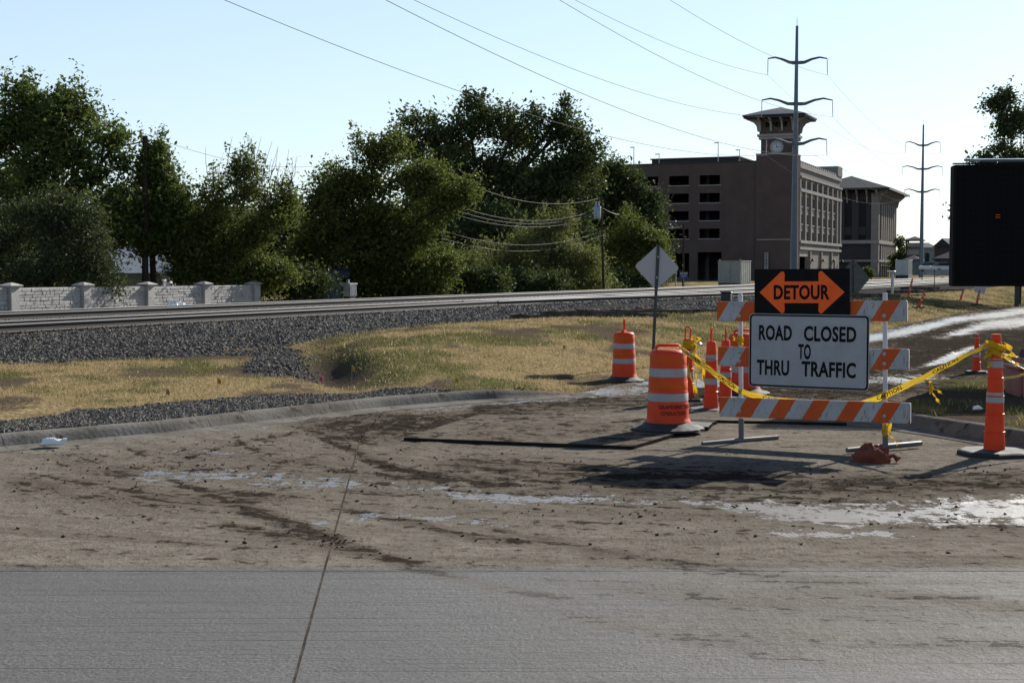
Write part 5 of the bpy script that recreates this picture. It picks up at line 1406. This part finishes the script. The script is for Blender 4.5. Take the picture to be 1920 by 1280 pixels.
m_ = MB(); m_.add([(a, -.0022, b) for a, b in o_] + [(a, -.0022, b) for a, b in i_], [(i, (i + 1) % n_, n_ + (i + 1) % n_, n_ + i) for i in range(n_)]); m_.build("border", MAT_SIGNK, e)
def letters(txt, w, h, x, z_, parent, mat, bold=.012, y=-.0024, name="lettering"):
    me = text_mesh(txt, 1.0, bold * 2.2, 1.0, 1.05)
    xs_ = [v.co.x for v in me.vertices]; zs_ = [v.co.z for v in me.vertices]
    a, b, c, d = min(xs_), max(xs_), min(zs_), max(zs_)
    for v in me.vertices: v.co = (((v.co.x - (a + b) / 2) / (b - a)) * w, 0, ((v.co.z - (c + d) / 2) / (d - c)) * h)
    o = link(name, me, mat, parent); o.location = (x, y, z_); return o
# (word, width, centre x) as fractions of the sign width
LH = .162
for txt, f0, f1, fz in (("ROAD", .085, .365, .235), ("CLOSED", .465, .895, .235), ("TO", .42, .525, -.01), ("THRU", .07, .345, -.24), ("TRAFFIC", .45, .895, -.24)):
    letters(txt, (f1 - f0) * W1, LH, ((f0 + f1) / 2 - .5) * W1, fz * H1 / .775 * .775 + .005, e, MAT_SIGNK, .014)
DX0, DX1 = lx_of(1420) + .02, lx_of(1598) + .02
W2, H2 = DX1 - DX0, .485
e = empty("detour_sign", (0, 0, 0), 0, "black DETOUR sign with an orange double headed arrow above white sign", "sign")
e.matrix_world = on_bar((DX0 + DX1) / 2, bz(547.5), -.092, R(.35))
m_ = MB(); m_.prism(rounded(W2, H2, .012), 0, .004); m_.build("panel", MAT_SIGNK, e)
def arrow_half():
    # right half outline, x fraction of half width, z fraction of half height
    return [(.0, .43), (.36, .43), (.352, .70), (.365, .80), (.395, .84), (.435, .82), (.47, .75), (.89, 0)]
hp = arrow_half(); out = [(x * W2 / 2, z_ * H2 / 2) for x, z_ in hp] + [(x * W2 / 2, -z_ * H2 / 2) for x, z_ in hp[-2:0:-1]] + [(0, -.255 * H2 / 2)]
out += [(-x, z_) for x, z_ in out[-2:0:-1]][:0]
R_ = [(x * W2 / 2, z_ * H2 / 2 * 1.08) for x, z_ in hp[1:]]
full = R_ + [(x, -z_) for x, z_ in R_[-2::-1]] + [(-x, -z_) for x, z_ in R_] + [(-x, z_) for x, z_ in R_[-2::-1]]
full = full[::-1]
m_ = MB(); m_.add([(x, -.0022, z_) for x, z_ in full], [tuple(range(len(full)))[::-1]]); m_.build("arrow", MAT_SIGNO, e)
letters("DETOUR", W2 * .585, .155, 0, 0, e, MAT_SIGNK, .016, -.0042)

# ---- drums
def drum(q, rz, label, handle_up=False, base=True, text=True, hs=1.0, rs=.88):
    e = empty("traffic_drum", q, rz, label, "traffic drum", "orange traffic drums"); e.scale = (hs * rs, hs * rs, hs)
    H0 = .07
    prof = [(.30, 0), (.295, .03), (.275, .05), (.268, .08), (.266, .225), (.262, .24), (.258, .25), (.258, .36), (.254, .372), (.250, .385), (.250, .50), (.246, .512), (.242, .525), (.242, .64), (.238, .652), (.234, .665), (.234, .78), (.225, .81), (.19, .835), (.05, .84)]
    m_ = MB(); m_.lathe([(r, z_ + H0) for r, z_ in prof], 40); m_.build("body", MAT_DRUM, e, True)
    for z0, z1, r, mt, nm in ((.258, .352, .2605, MAT_REFL, "reflective_band"), (.392, .492, .2525, MAT_DRUM2, "orange_band"), (.532, .632, .2445, MAT_REFL, "reflective_band"), (.672, .775, .2365, MAT_DRUM2, "orange_band")):
        m_ = MB(); m_.lathe([(r - .004, z0 + H0), (r, z0 + .004 + H0), (r - .0006, z1 - .004 + H0), (r - .004, z1 + H0)], 40, None, False, False); m_.build(nm, mt, e, True)
    if base:
        rs = []
        for r, z_ in ((.46, 0.0), (.46, .022), (.43, .035), (.34, .055), (.285, .098)):
            rs.append([((r + .012 * math.sin(a * 21) * (r > .4)) * math.cos(a), (r + .012 * math.sin(a * 21) * (r > .4)) * math.sin(a), z_) for a in [2 * math.pi * i / 60 for i in range(60)]])
        m_ = MB(); m_.rings(rs); m_.build("rubber_base", MAT_RUBBER, e, True)
    if handle_up:
        m_ = MB(); m_.tube([(-.045, 0, .89), (-.045, 0, 1.12), (-.03, 0, 1.15), (.03, 0, 1.15), (.045, 0, 1.12), (.045, 0, .89)], .014, 8); m_.build("handle", MAT_DRUM, e, True)
        part("handle_base", MAT_DRUM, e, (-.12, .12, -.03, .03, .905, .945))
    else:
        m_ = MB(); m_.tube([(-.16, 0, .88), (-.155, 0, .935), (-.13, 0, .955), (.13, 0, .955), (.155, 0, .935), (.16, 0, .88)], .018, 8); m_.build("handle", MAT_DRUM, e, True)
    if text:
        for txt, z_, sz in (("GRAPEVINE TRAFFIC", .20, .062), ("OPERATIONS", .13, .062)):
            me = text_mesh(txt, sz, .0016)
            if txt.startswith("G"): 
                for v in me.vertices: v.co.x += .07
            for v in me.vertices:
                a = v.co.x / .268 - math.pi / 2 + .10
                r = .2725
                v.co = (r * math.cos(a), r * math.sin(a), v.co.z + z_ + H0)
            link("stencil", me, MAT_STENCIL, e)
    return e
MAT_STENCIL = pmat("stencil_ink", (.16, .030, .020), (.30, .045, .025), 14, .8, bump=0)
q = gp(1252, 812); q.z = .045
drum(q, R(8), "large orange drum with white bands and stencilled words on steel plate", text=True)
q = gp(1170, 714); drum(q, R(70), "far orange drum with upright loop handle at the grass edge", True, hs=.90, rs=.82, text=False)
q = gp(1392, 738); drum(q, R(20), "orange drum half hidden behind the barricade rails", text=False)

# ---- channelizer posts
def channelizer(q, h, rz, label, r0=.10, r1=.058, base_r=.30, group="orange channelizer posts", loop=True, lean=(0, 0), bands=(.33, .40, .61, .68), segs=4):
    e = empty("channelizer_post", q, rz, label, "channelizer", group); e.rotation_euler = (lean[0], lean[1], rz)
    hb = .82 if loop else .93
    prof = [(r0 * 1.05, .04)]
    for k in range(segs * 1 + 1):
        f = k / segs; r = r0 + (r1 - r0) * f; z_ = .045 + (h * hb - .045) * f
        prof += [(r, z_ - .004), (r + .006, z_), (r + .006, z_ + .010), (r - .002, z_ + .016)] if 0 < k < segs else [(r, z_)]
    prof += [(r1 * .8, h * hb + .02)]
    m_ = MB(); m_.lathe(prof, 20); m_.build("body", MAT_DRUM, e, True)
    def rr(z_): return r0 + (r1 - r0) * (z_ - .045) / (h * hb - .045)
    for a, b in ((bands[0], bands[1]), (bands[2], bands[3])):
        m_ = MB(); m_.lathe([(rr(a * h) + .003, a * h), (rr(b * h) + .003, b * h)], 20, None, False, False); m_.build("reflective_band", MAT_REFL, e, True)
    if loop:
        w = r1 * .62; z0 = h * hb + .015
        m_ = MB(); m_.tube([(-w, 0, z0), (-w, 0, h - .02), (-w * .5, 0, h), (w * .5, 0, h), (w, 0, h - .02), (w, 0, z0)], .013, 6); m_.build("handle", MAT_DRUM, e, True)
    else:
        m_ = MB(); m_.lathe([(r1 * .86, h * hb + .021), (r1 * .82, h - .02), (r1 * .7, h)], 16); m_.build("handle", MAT_DRUM, e, True)
    n = 8; rs = [[(base_r * s_ * math.cos(2 * math.pi * (i + .5) / n), base_r * s_ * math.sin(2 * math.pi * (i + .5) / n), z_) for i in range(n)] for s_, z_ in ((1, 0), (1, .035), (.94, .048), (.4, .055))]
    m_ = MB(); m_.rings(rs); m_.build("rubber_base", MAT_RUBBER, e)
    return e
c_right = gp(1864, 852); channelizer(c_right, 1.21, .2, "orange channelizer post with knotted yellow tape in front of right kerb", .105, .060, .36, loop=False, bands=(.435, .52, .725, .80), segs=6)
c_a = gp(1333, 772); channelizer(c_a, 1.10, R(75), "orange channelizer post on black base right of the large drum", .098, .064, .30)
c_b = gp(1360, 752); channelizer(c_b, 1.03, R(80), "orange channelizer post behind the left end of the rails", .092, .060, .26)
c_c = gp(1289, 752); channelizer(c_c, 1.05, R(15), "orange channelizer post with loop handle wrapped in a tape bundle", .095, .062, .26)
c_d = gp(1831, 700); channelizer(c_d, .70, R(15), "small traffic cone style channelizer in the dark mud behind tape", .075, .035, .2, loop=False, bands=(.42, .55, .90, .92))
# leaning short delineators far along the grass
def delineator(px0, py0, px1, py1, zg, label, plate=False):
    q = gp(px0, py0, zg); d = q.y; tp = at(px1, py1, d); v = tp - q
    e = empty("delineator_post", q, 0, label, "delineator", "leaning delineators on the far grass")
    r = .055; M = Vector((0, 0, 1)).rotation_difference(v.normalized()).to_matrix().to_4x4(); L_ = v.length
    m_ = MB(); m_.lathe([(r * 1.5, 0), (r * 1.2, .05), (r, .1), (r * .8, L_ - .02), (r * .4, L_)], 10, M); m_.build("body", MAT_DRUM, e, True)
    for f in (.45, .7): m_ = MB(); m_.lathe([(r * 1.02, L_ * f), (r * 1.0, L_ * (f + .1))], 10, M, False, False); m_.build("reflective_band", MAT_REFL, e, True)
    m_ = MB(); m_.bbox(-.22, .22, -.22, .22, -.03, .04, .01); m_.build("rubber_base", MAT_RUBBER, e)
    if plate: m_ = MB(); m_.bbox(-.27, .27, -.02, .0, L_ - .12, L_ + .26, .01, M); m_.build("plate", MAT_SIGNBACK, e)
delineator(1702, 562, 1711, 522, .38, "leaning orange delineator post right beside the barricade end")
delineator(1722, 576, 1734, 548, .30, "short tilted orange delineator low on the far grass")
delineator(1800, 565, 1807, 541, .25, "small tilted orange delineator under the message board edge")
delineator(1831, 571, 1837, 544, .20, "tilted orange delineator carrying a small grey plate", True)

# ---- plates and boards on the road
MAT_PLATEW = NT("muddy_plate"); m = MAT_PLATEW; p = m.pos("world")
nn = m.noise(p, 3.5, 6, .7); nf = m.noise(m.pos("world", (2, 6, 1)), 4, 6, .75)
cc = m.mix(m.mapr(nn, .35, .7), (.31, .26, .20), (.20, .16, .12)); cc = m.mix(m.mapr(nf, .54, .63), cc, (.12, .095, .07)); cc = m.mix(m.mapr(m.noise(p, 14, 5, .7), .56, .66), cc, (.15, .12, .09))
m.bsdf(cc, m.mapr(nn, .3, .7, .6, .9), 0, m.bump(nf, .5, .008), .2); MAT_PLATEW = m.mat
MAT_EDGE = pmat("plate_edge", (.035, .03, .027), None, 6, .9, bump=.2)
def slab(px, name, label, cat, z0, z1, mat, mud_=.3):
    pts = [gp(a, b, z1) for a, b in px]; o0 = pts[0].copy(); o0.z = 0
    m_ = MB(); n = len(pts)
    top = [Vector((p_.x, p_.y, z1)) - o0 for p_ in pts]; bot = [Vector((p_.x, p_.y, z0)) - o0 for p_ in pts]
    m_.add(top + bot, [tuple(range(n))])
    m_.mi = 1
    m_.add(top + bot, [(i, i + n, (i + 1) % n + n, (i + 1) % n) for i in range(n)] + [tuple(range(2 * n - 1, n - 1, -1))])
    o = m_.build(name, [mat, MAT_EDGE]); o.location = o0
    for an, av in (("film", 1.0), ("mud", mud_), ("wet", .12), ("tread", 0.0)):
        a_ = o.data.attributes.new(an, 'FLOAT', 'POINT'); a_.data.foreach_set("value", [av] * len(o.data.vertices))
    return tag(o, label, cat)
slab([(757, 820), (1186, 836), (1345, 789), (900, 776)], "steel_plate", "large muddy steel plate lying under the big drum", "plate", .005, .042, MAT_ROAD, .34)
slab([(1268, 786), (1588, 792), (1560, 772), (1296, 768)], "plywood_sheet", "pale plywood sheet lying behind the barricade", "plywood", .005, .036, MAT_ROAD, .1)
slab([(936, 783), (993, 785), (990, 781), (938, 780)], "wood_offcut", "small dark board on the mud beyond the steel plate", "board", .01, .05, MAT_OLD)
slab([(1262, 797), (1328, 800), (1336, 792), (1290, 789)], "rubber_mat", "small black rubber block beside the big drum base", "block", .008, .05, MAT_RUBBER)
# ---- sandbag
MAT_BAG = dirt_mat("orange_sandbag", (.24, .058, .034), .9, (.07, .045, .036), .95)
sb = crumple("sandbag", gp(1634, 866, .0), .175, .12, .115, MAT_BAG, "dirty orange sandbag slumped over the barricade foot", "sandbag", 21, -.35, .30, 22)
m_ = MB(); m_.tube([(.14, .02, .05), (.20, .04, .07), (.25, .03, .03)], [.03, .018, .035], 8); m_.build("tied_neck", MAT_BAG, sb, True)

# ---- caution tape
MAT_TAPE = NT("yellow_tape"); m = MAT_TAPE
b1 = m.n("ShaderNodeBsdfPrincipled"); b1.inputs["Base Color"].default_value = (.52, .33, .012, 1); b1.inputs["Roughness"].default_value = .35
b2 = m.n("ShaderNodeBsdfTranslucent"); b2.inputs[0].default_value = (.5, .32, .012, 1)
mx = m.n("ShaderNodeMixShader"); mx.inputs[0].default_value = .35; m.l(b1.outputs[0], mx.inputs[1]); m.l(b2.outputs[0], mx.inputs[2]); m.l(mx.outputs[0], m.out.inputs[0]); MAT_TAPE = m.mat
MAT_INK = pmat("tape_ink", (.02, .018, .012), None, 5, .6, bump=0)
def tape(name, pts, label, width=.075, twist=None, words=True, n=90, sag=0.0, seed=3, group=None, flip=False):
    r_ = random.Random(seed); P_ = [Vector(p_) for p_ in pts]
    L = [0]
    for a, b in zip(P_, P_[1:]): L.append(L[-1] + (b - a).length)
    tot = L[-1]; tw_ = twist or [0] * len(P_)
    def frame(l):
        l = min(max(l, 0), tot)
        c = Vector([np.interp(l, L, [q[i] for q in P_]) for i in range(3)])
        k = max(i for i in range(len(L)) if L[i] <= l + 1e-9); k = min(k, len(L) - 2); f = (l - L[k]) / max(L[k + 1] - L[k], 1e-6)
        c.z -= sag * 4 * f * (1 - f) * (L[k + 1] - L[k])
        d = (P_[k + 1] - P_[k]).normalized(); a = np.interp(l, L, tw_)
        side = Vector((0, 0, 1)) - d * d.z; side = side.normalized() if side.length > .05 else Vector((1, 0, 0))
        nrm = side.cross(d)
        s2_ = side * math.cos(a) + nrm * math.sin(a)
        return c, s2_, d
    ph = r_.random() * 6
    def surf(l, v, offn=0.0):
        c, s2_, d = frame(l); nr = d.cross(s2_).normalized()
        wv2 = .006 * math.sin(l * 9 + ph) + .004 * math.sin(l * 23 + ph + v * 14)
        return c + s2_ * (v * width) + nr * (wv2 + offn)
    m_ = MB(); rs = []
    for i in range(n + 1):
        l = tot * i / n
        rs.append([surf(l, v) for v in (-.5, -.25, 0, .25, .5)])
    m_.rings(rs, False, False, None, False)
    root = m_.build(name, MAT_TAPE, None, True); tag(root, label, "tape", group)
    if words:
        l = .12
        while l < tot - .5:
            me = text_mesh("CAUTION", .054, .0014, 1.15, 1.0, 'LEFT')
            ok = True
            for v in me.vertices:
                xx, zz_ = v.co.x, v.co.z
                p_ = surf(l + xx, max(-.42, min(.42, zz_ / width)), .004 if flip else -.004); v.co = p_
            link("print", me, MAT_INK, root)
            l += .62
    return root
def barp(lx, z_, y): return on_bar(lx, z_, y, 0) @ Vector((0, 0, 0))
dr_top = gp(1252, 812) + Vector((.12, -.02, .985))
lp_ = barp(-hw, bz(736), -.034); rp_ = barp(hw, bz(738), -.034)
ct = c_right + Vector((-.07, -.02, 1.12))
t_mid = barp(-hw + .35, bz(752), .02); t_mid2 = barp(hw - .3, bz(758), .02)
tape("caution_tape", [dr_top, lp_, t_mid, t_mid2, rp_, ct], "long yellow caution tape tied from drum across barricade to right post", .062, [1.35, .35, .1, .1, .05, 1.15], True, 170, .008, 3, flip=True)
ct2 = c_right + Vector((.06, -.02, 1.0))
tape("caution_tape", [ct2, at(1925, 695, ct2.y + .3), at(2010, 730, ct2.y + .6)], "yellow tape dropping away to the right of the knotted post", .06, [.9, 1.3, .6], False, 40, .01, 5)
tape("caution_tape", [at(1640, 694, 19.5), at(1712, 711, 18.8), at(1790, 714, 18.2), at(1850, 712, 17.6), at(1925, 702, 17.0), at(2000, 690, 16.8)], "second yellow tape strung low behind the knotted post", .055, [1.35, 1.2, 1.0, .7, .9, 1.], False, 70, .005, 8)
# knots and loose ends
def knot(q, r, label, seed, ends=()):
    r_ = random.Random(seed); m_ = MB()
    for k in range(7):
        a0 = r_.uniform(0, 6.28); rs = []; tilt = r_.uniform(-.5, .5); rr_ = r * r_.uniform(.7, 1.25)
        for i in range(13):
            a = a0 + 5.0 * i / 12; c = Vector((math.cos(a) * rr_, math.sin(a) * rr_, tilt * math.cos(a) * rr_ + r_.uniform(-.008, .008) + (k - 3) * .014))
            o2 = Vector((math.cos(a) * .006, math.sin(a) * .006, .022)); rs.append([c - o2, c + o2])
        m_.rings(rs, False, False, None, False)
    root = m_.build("tape_knot", MAT_TAPE, None, True); root.location = q; tag(root, label, "tape")
    for pts, w in ends:
        mm_ = MB(); rs = []; n = 16
        for i in range(n + 1):
            f = i / n * (len(pts) - 1); k = min(int(f), len(pts) - 2); c = Vector(pts[k]).lerp(Vector(pts[k + 1]), f - k)
            a = i * .55 + seed; o2 = Vector((math.cos(a) * w / 2, math.sin(a) * w / 4, .25 * w)); rs.append([c - o2, c + o2])
        mm_.rings(rs, False, False, None, False); mm_.build("loose_end", MAT_TAPE, root, True)
    return root
knot(c_right + Vector((0, 0, 1.06)), .085, "bunched yellow tape knotted round the top of right post", 4,
     [([(.08, -.02, .06), (.14, -.03, .0), (.18, -.02, -.07), (.12, -.02, -.05)], .05), ([(-.08, -.03, -.02), (-.12, -.05, -.10), (-.07, -.06, -.17)], .06), ([(.07, -.04, -.05), (.16, -.03, -.12), (.22, 0, -.16)], .05)])
knot(c_c + Vector((.01, 0, .80)), .085, "thick bundle of yellow tape wrapped round the loop handled post", 6,
     [([(.06, -.03, .0), (.13, -.04, -.18), (.22, -.06, -.42), (.29, -.08, -.62)], .09), ([(.04, -.03, .02), (.10, -.06, -.25), (.24, -.09, -.52), (.30, -.1, -.70)], .08), ([(.05, .0, .12), (.12, -.02, .10), (.16, -.02, .03)], .08),
      ([(.02, -.04, -.1), (-.02, -.1, -.35), (.08, -.12, -.62), (.10, -.12, -.75)], .05), ([(.10, -.05, -.4), (.12, -.08, -.72), (.2, -.1, -.82), (.28, -.1, -.8)], .03)])
knot(barp(-hw, bz(641), 0), .032, "small yellow tape knot round the left barricade post", 9, [([(-.03, -.03, 0), (-.08, -.04, .03), (-.07, -.04, .06)], .035)])
knot(barp(hw, .20, 0), .03, "yellow tape tied low round the right barricade post above sandbag", 15, [([(.03, -.02, .22), (.05, -.03, .1), (.03, -.04, 0), (.06, -.06, -.08), (.10, -.09, -.14)], .04)])
q0 = at(1745, 722, (rp_.y + ct.y) / 2)
knot(q0 - Vector((0, 0, .02)), .012, "loose tails of yellow tape hanging from the long tape", 12, [([(0, 0, 0), (.06, -.02, -.03), (.11, -.02, -.06)], .03), ([(0, 0, 0), (.04, -.02, -.1), (.09, -.02, -.16)], .03)])

# ---- message board trailer at the right edge
MD = 21.5
MAT_BOARD = NT("led_face"); m = MAT_BOARD; p = m.pos("obj"); sx = m.n("ShaderNodeSeparateXYZ"); m.l(p, sx.inputs[0])
gx_ = m.math('PINGPONG', sx.outputs[0], .045); gz_ = m.math('PINGPONG', sx.outputs[2], .045)
ln = m.math('MAXIMUM', m.mapr(gx_, .003, .0, 0, 1), m.mapr(gz_, .003, .0, 0, 1))
m.bsdf(m.mix(ln, (.006, .0065, .007), (.016, .017, .018)), .7, 0, None, .05); MAT_BOARD = m.mat
MAT_CASE = pmat("board_case", (.010, .010, .011), None, 6, .7, bump=.05, spec=.08)
tl, bl_ = at(1793, 308, MD), at(1793, 537, MD)
BW, BH = 3.1, tl.z - bl_.z
zt0 = bl_.z
mb = empty("message_board", (tl.x + BW / 2, MD, 0), R(-4), "big black unlit electronic message board on a trailer mast", "message board")
m_ = MB(); m_.bbox(-BW / 2, BW / 2, 0, .26, zt0, zt0 + BH, .02); m_.build("cabinet", MAT_CASE, mb)
part("led_face", MAT_BOARD, mb, (-BW / 2 + .05, BW / 2 - .05, -.012, -.003, zt0 + .05, zt0 + BH - .05))
part("visor", MAT_CASE, mb, (-BW / 2 - .03, BW / 2 + .03, -.10, .0, zt0 + BH + .003, zt0 + BH + .02))
m = NT("lit_led"); em = m.n("ShaderNodeEmission"); em.inputs[0].default_value = (1, .16, .03, 1); em.inputs[1].default_value = .12; m.l(em.outputs[0], m.out.inputs[0]); MAT_LED = m.mat
lc = at(1873, 406, MD)
for dz in (-.011, .026): part("led", MAT_LED, mb, (lc.x - mb.location.x - .035, lc.x - mb.location.x + .03, -.020, -.014, lc.z + dz - .004, lc.z + dz + .004))
m_ = MB(); m_.bbox(-.07, .07, .27, .41, .45, zt0 + BH - .2, .01); m_.build("mast", MAT_CASE, mb)
MAT_SOLAR = pmat("solar_panel", (.03, .05, .10), (.02, .04, .08), 3, .2, bump=0)
m_ = MB(); m_.box(-1.1, 1.4, .0, 1.0, 0, .04, Matrix.Translation((0, .28, zt0 + BH + .06)) @ Matrix.Rotation(R(5), 4, 'X')); m_.build("solar_panel", MAT_SOLAR, mb)
MAT_TRAILER = dirt_mat("trailer_red", (.40, .13, .11), .5, (.28, .2, .17), .6)
q0 = at(1888, 745, 19.3).x - mb.location.x + .15
m_ = MB(); m_.bbox(q0 + .0, q0 + 1.5, -2.9, -2.2, .14, .54, .02); m_.build("battery_box", MAT_TRAILER, mb)
part("box_lid", MAT_TRAILER, mb, (q0 - .03, q0 + 1.53, -2.93, -2.17, .543, .57))
part("frame", MAT_TRAILER, mb, (q0 + .8, q0 + .9, -2.15, 1.6, .40, .517), (q0 + 1.9, q0 + 2.0, -2.15, 1.6, .40, .517), (q0 + .9, q0 + 1.9, .25, .40, .40, .517))
m_ = MB(); m_.tube([(q0 + .06, -3.0, .0), (q0 + .06, -3.0, .56)], .035, 10); m_.lathe([(.10, 0), (.10, .02), (.035, .03)], 12, Matrix.Translation((q0 + .06, -3.0, 0))); m_.build("jack_stand", MAT_STEEL, mb, True)
for x in (q0 + .75, q0 + 1.95):
    m_ = MB(); m_.lathe([(.20, -.1), (.32, -.1), (.34, -.06), (.34, .06), (.32, .1), (.20, .1)], 20, Matrix.Translation((x + .25 * (1 if x < q0 + 1 else -1), .1, .34)) @ Matrix.Rotation(R(90), 4, 'Y')); wl = m_.build("wheel", MAT_RUBBER, mb, True)
    m_ = MB(); m_.lathe([(.195, -.09), (.195, .09)], 14, Matrix.Translation((x + .25 * (1 if x < q0 + 1 else -1), .1, .34)) @ Matrix.Rotation(R(90), 4, 'Y')); m_.build("rim", MAT_STEEL, wl)
o = link("number", text_mesh("2", .22, .008), MAT_WHITE, mb); o.location = (q0 + .26, -2.904, .38)
# litter on the verge
crumple("litter_wrapper", gp(1832, 767, .2), .06, .03, .03, MAT_PLASTIC, "crumpled white wrapper on the small green verge", "litter", 31, .2, .4, 8)
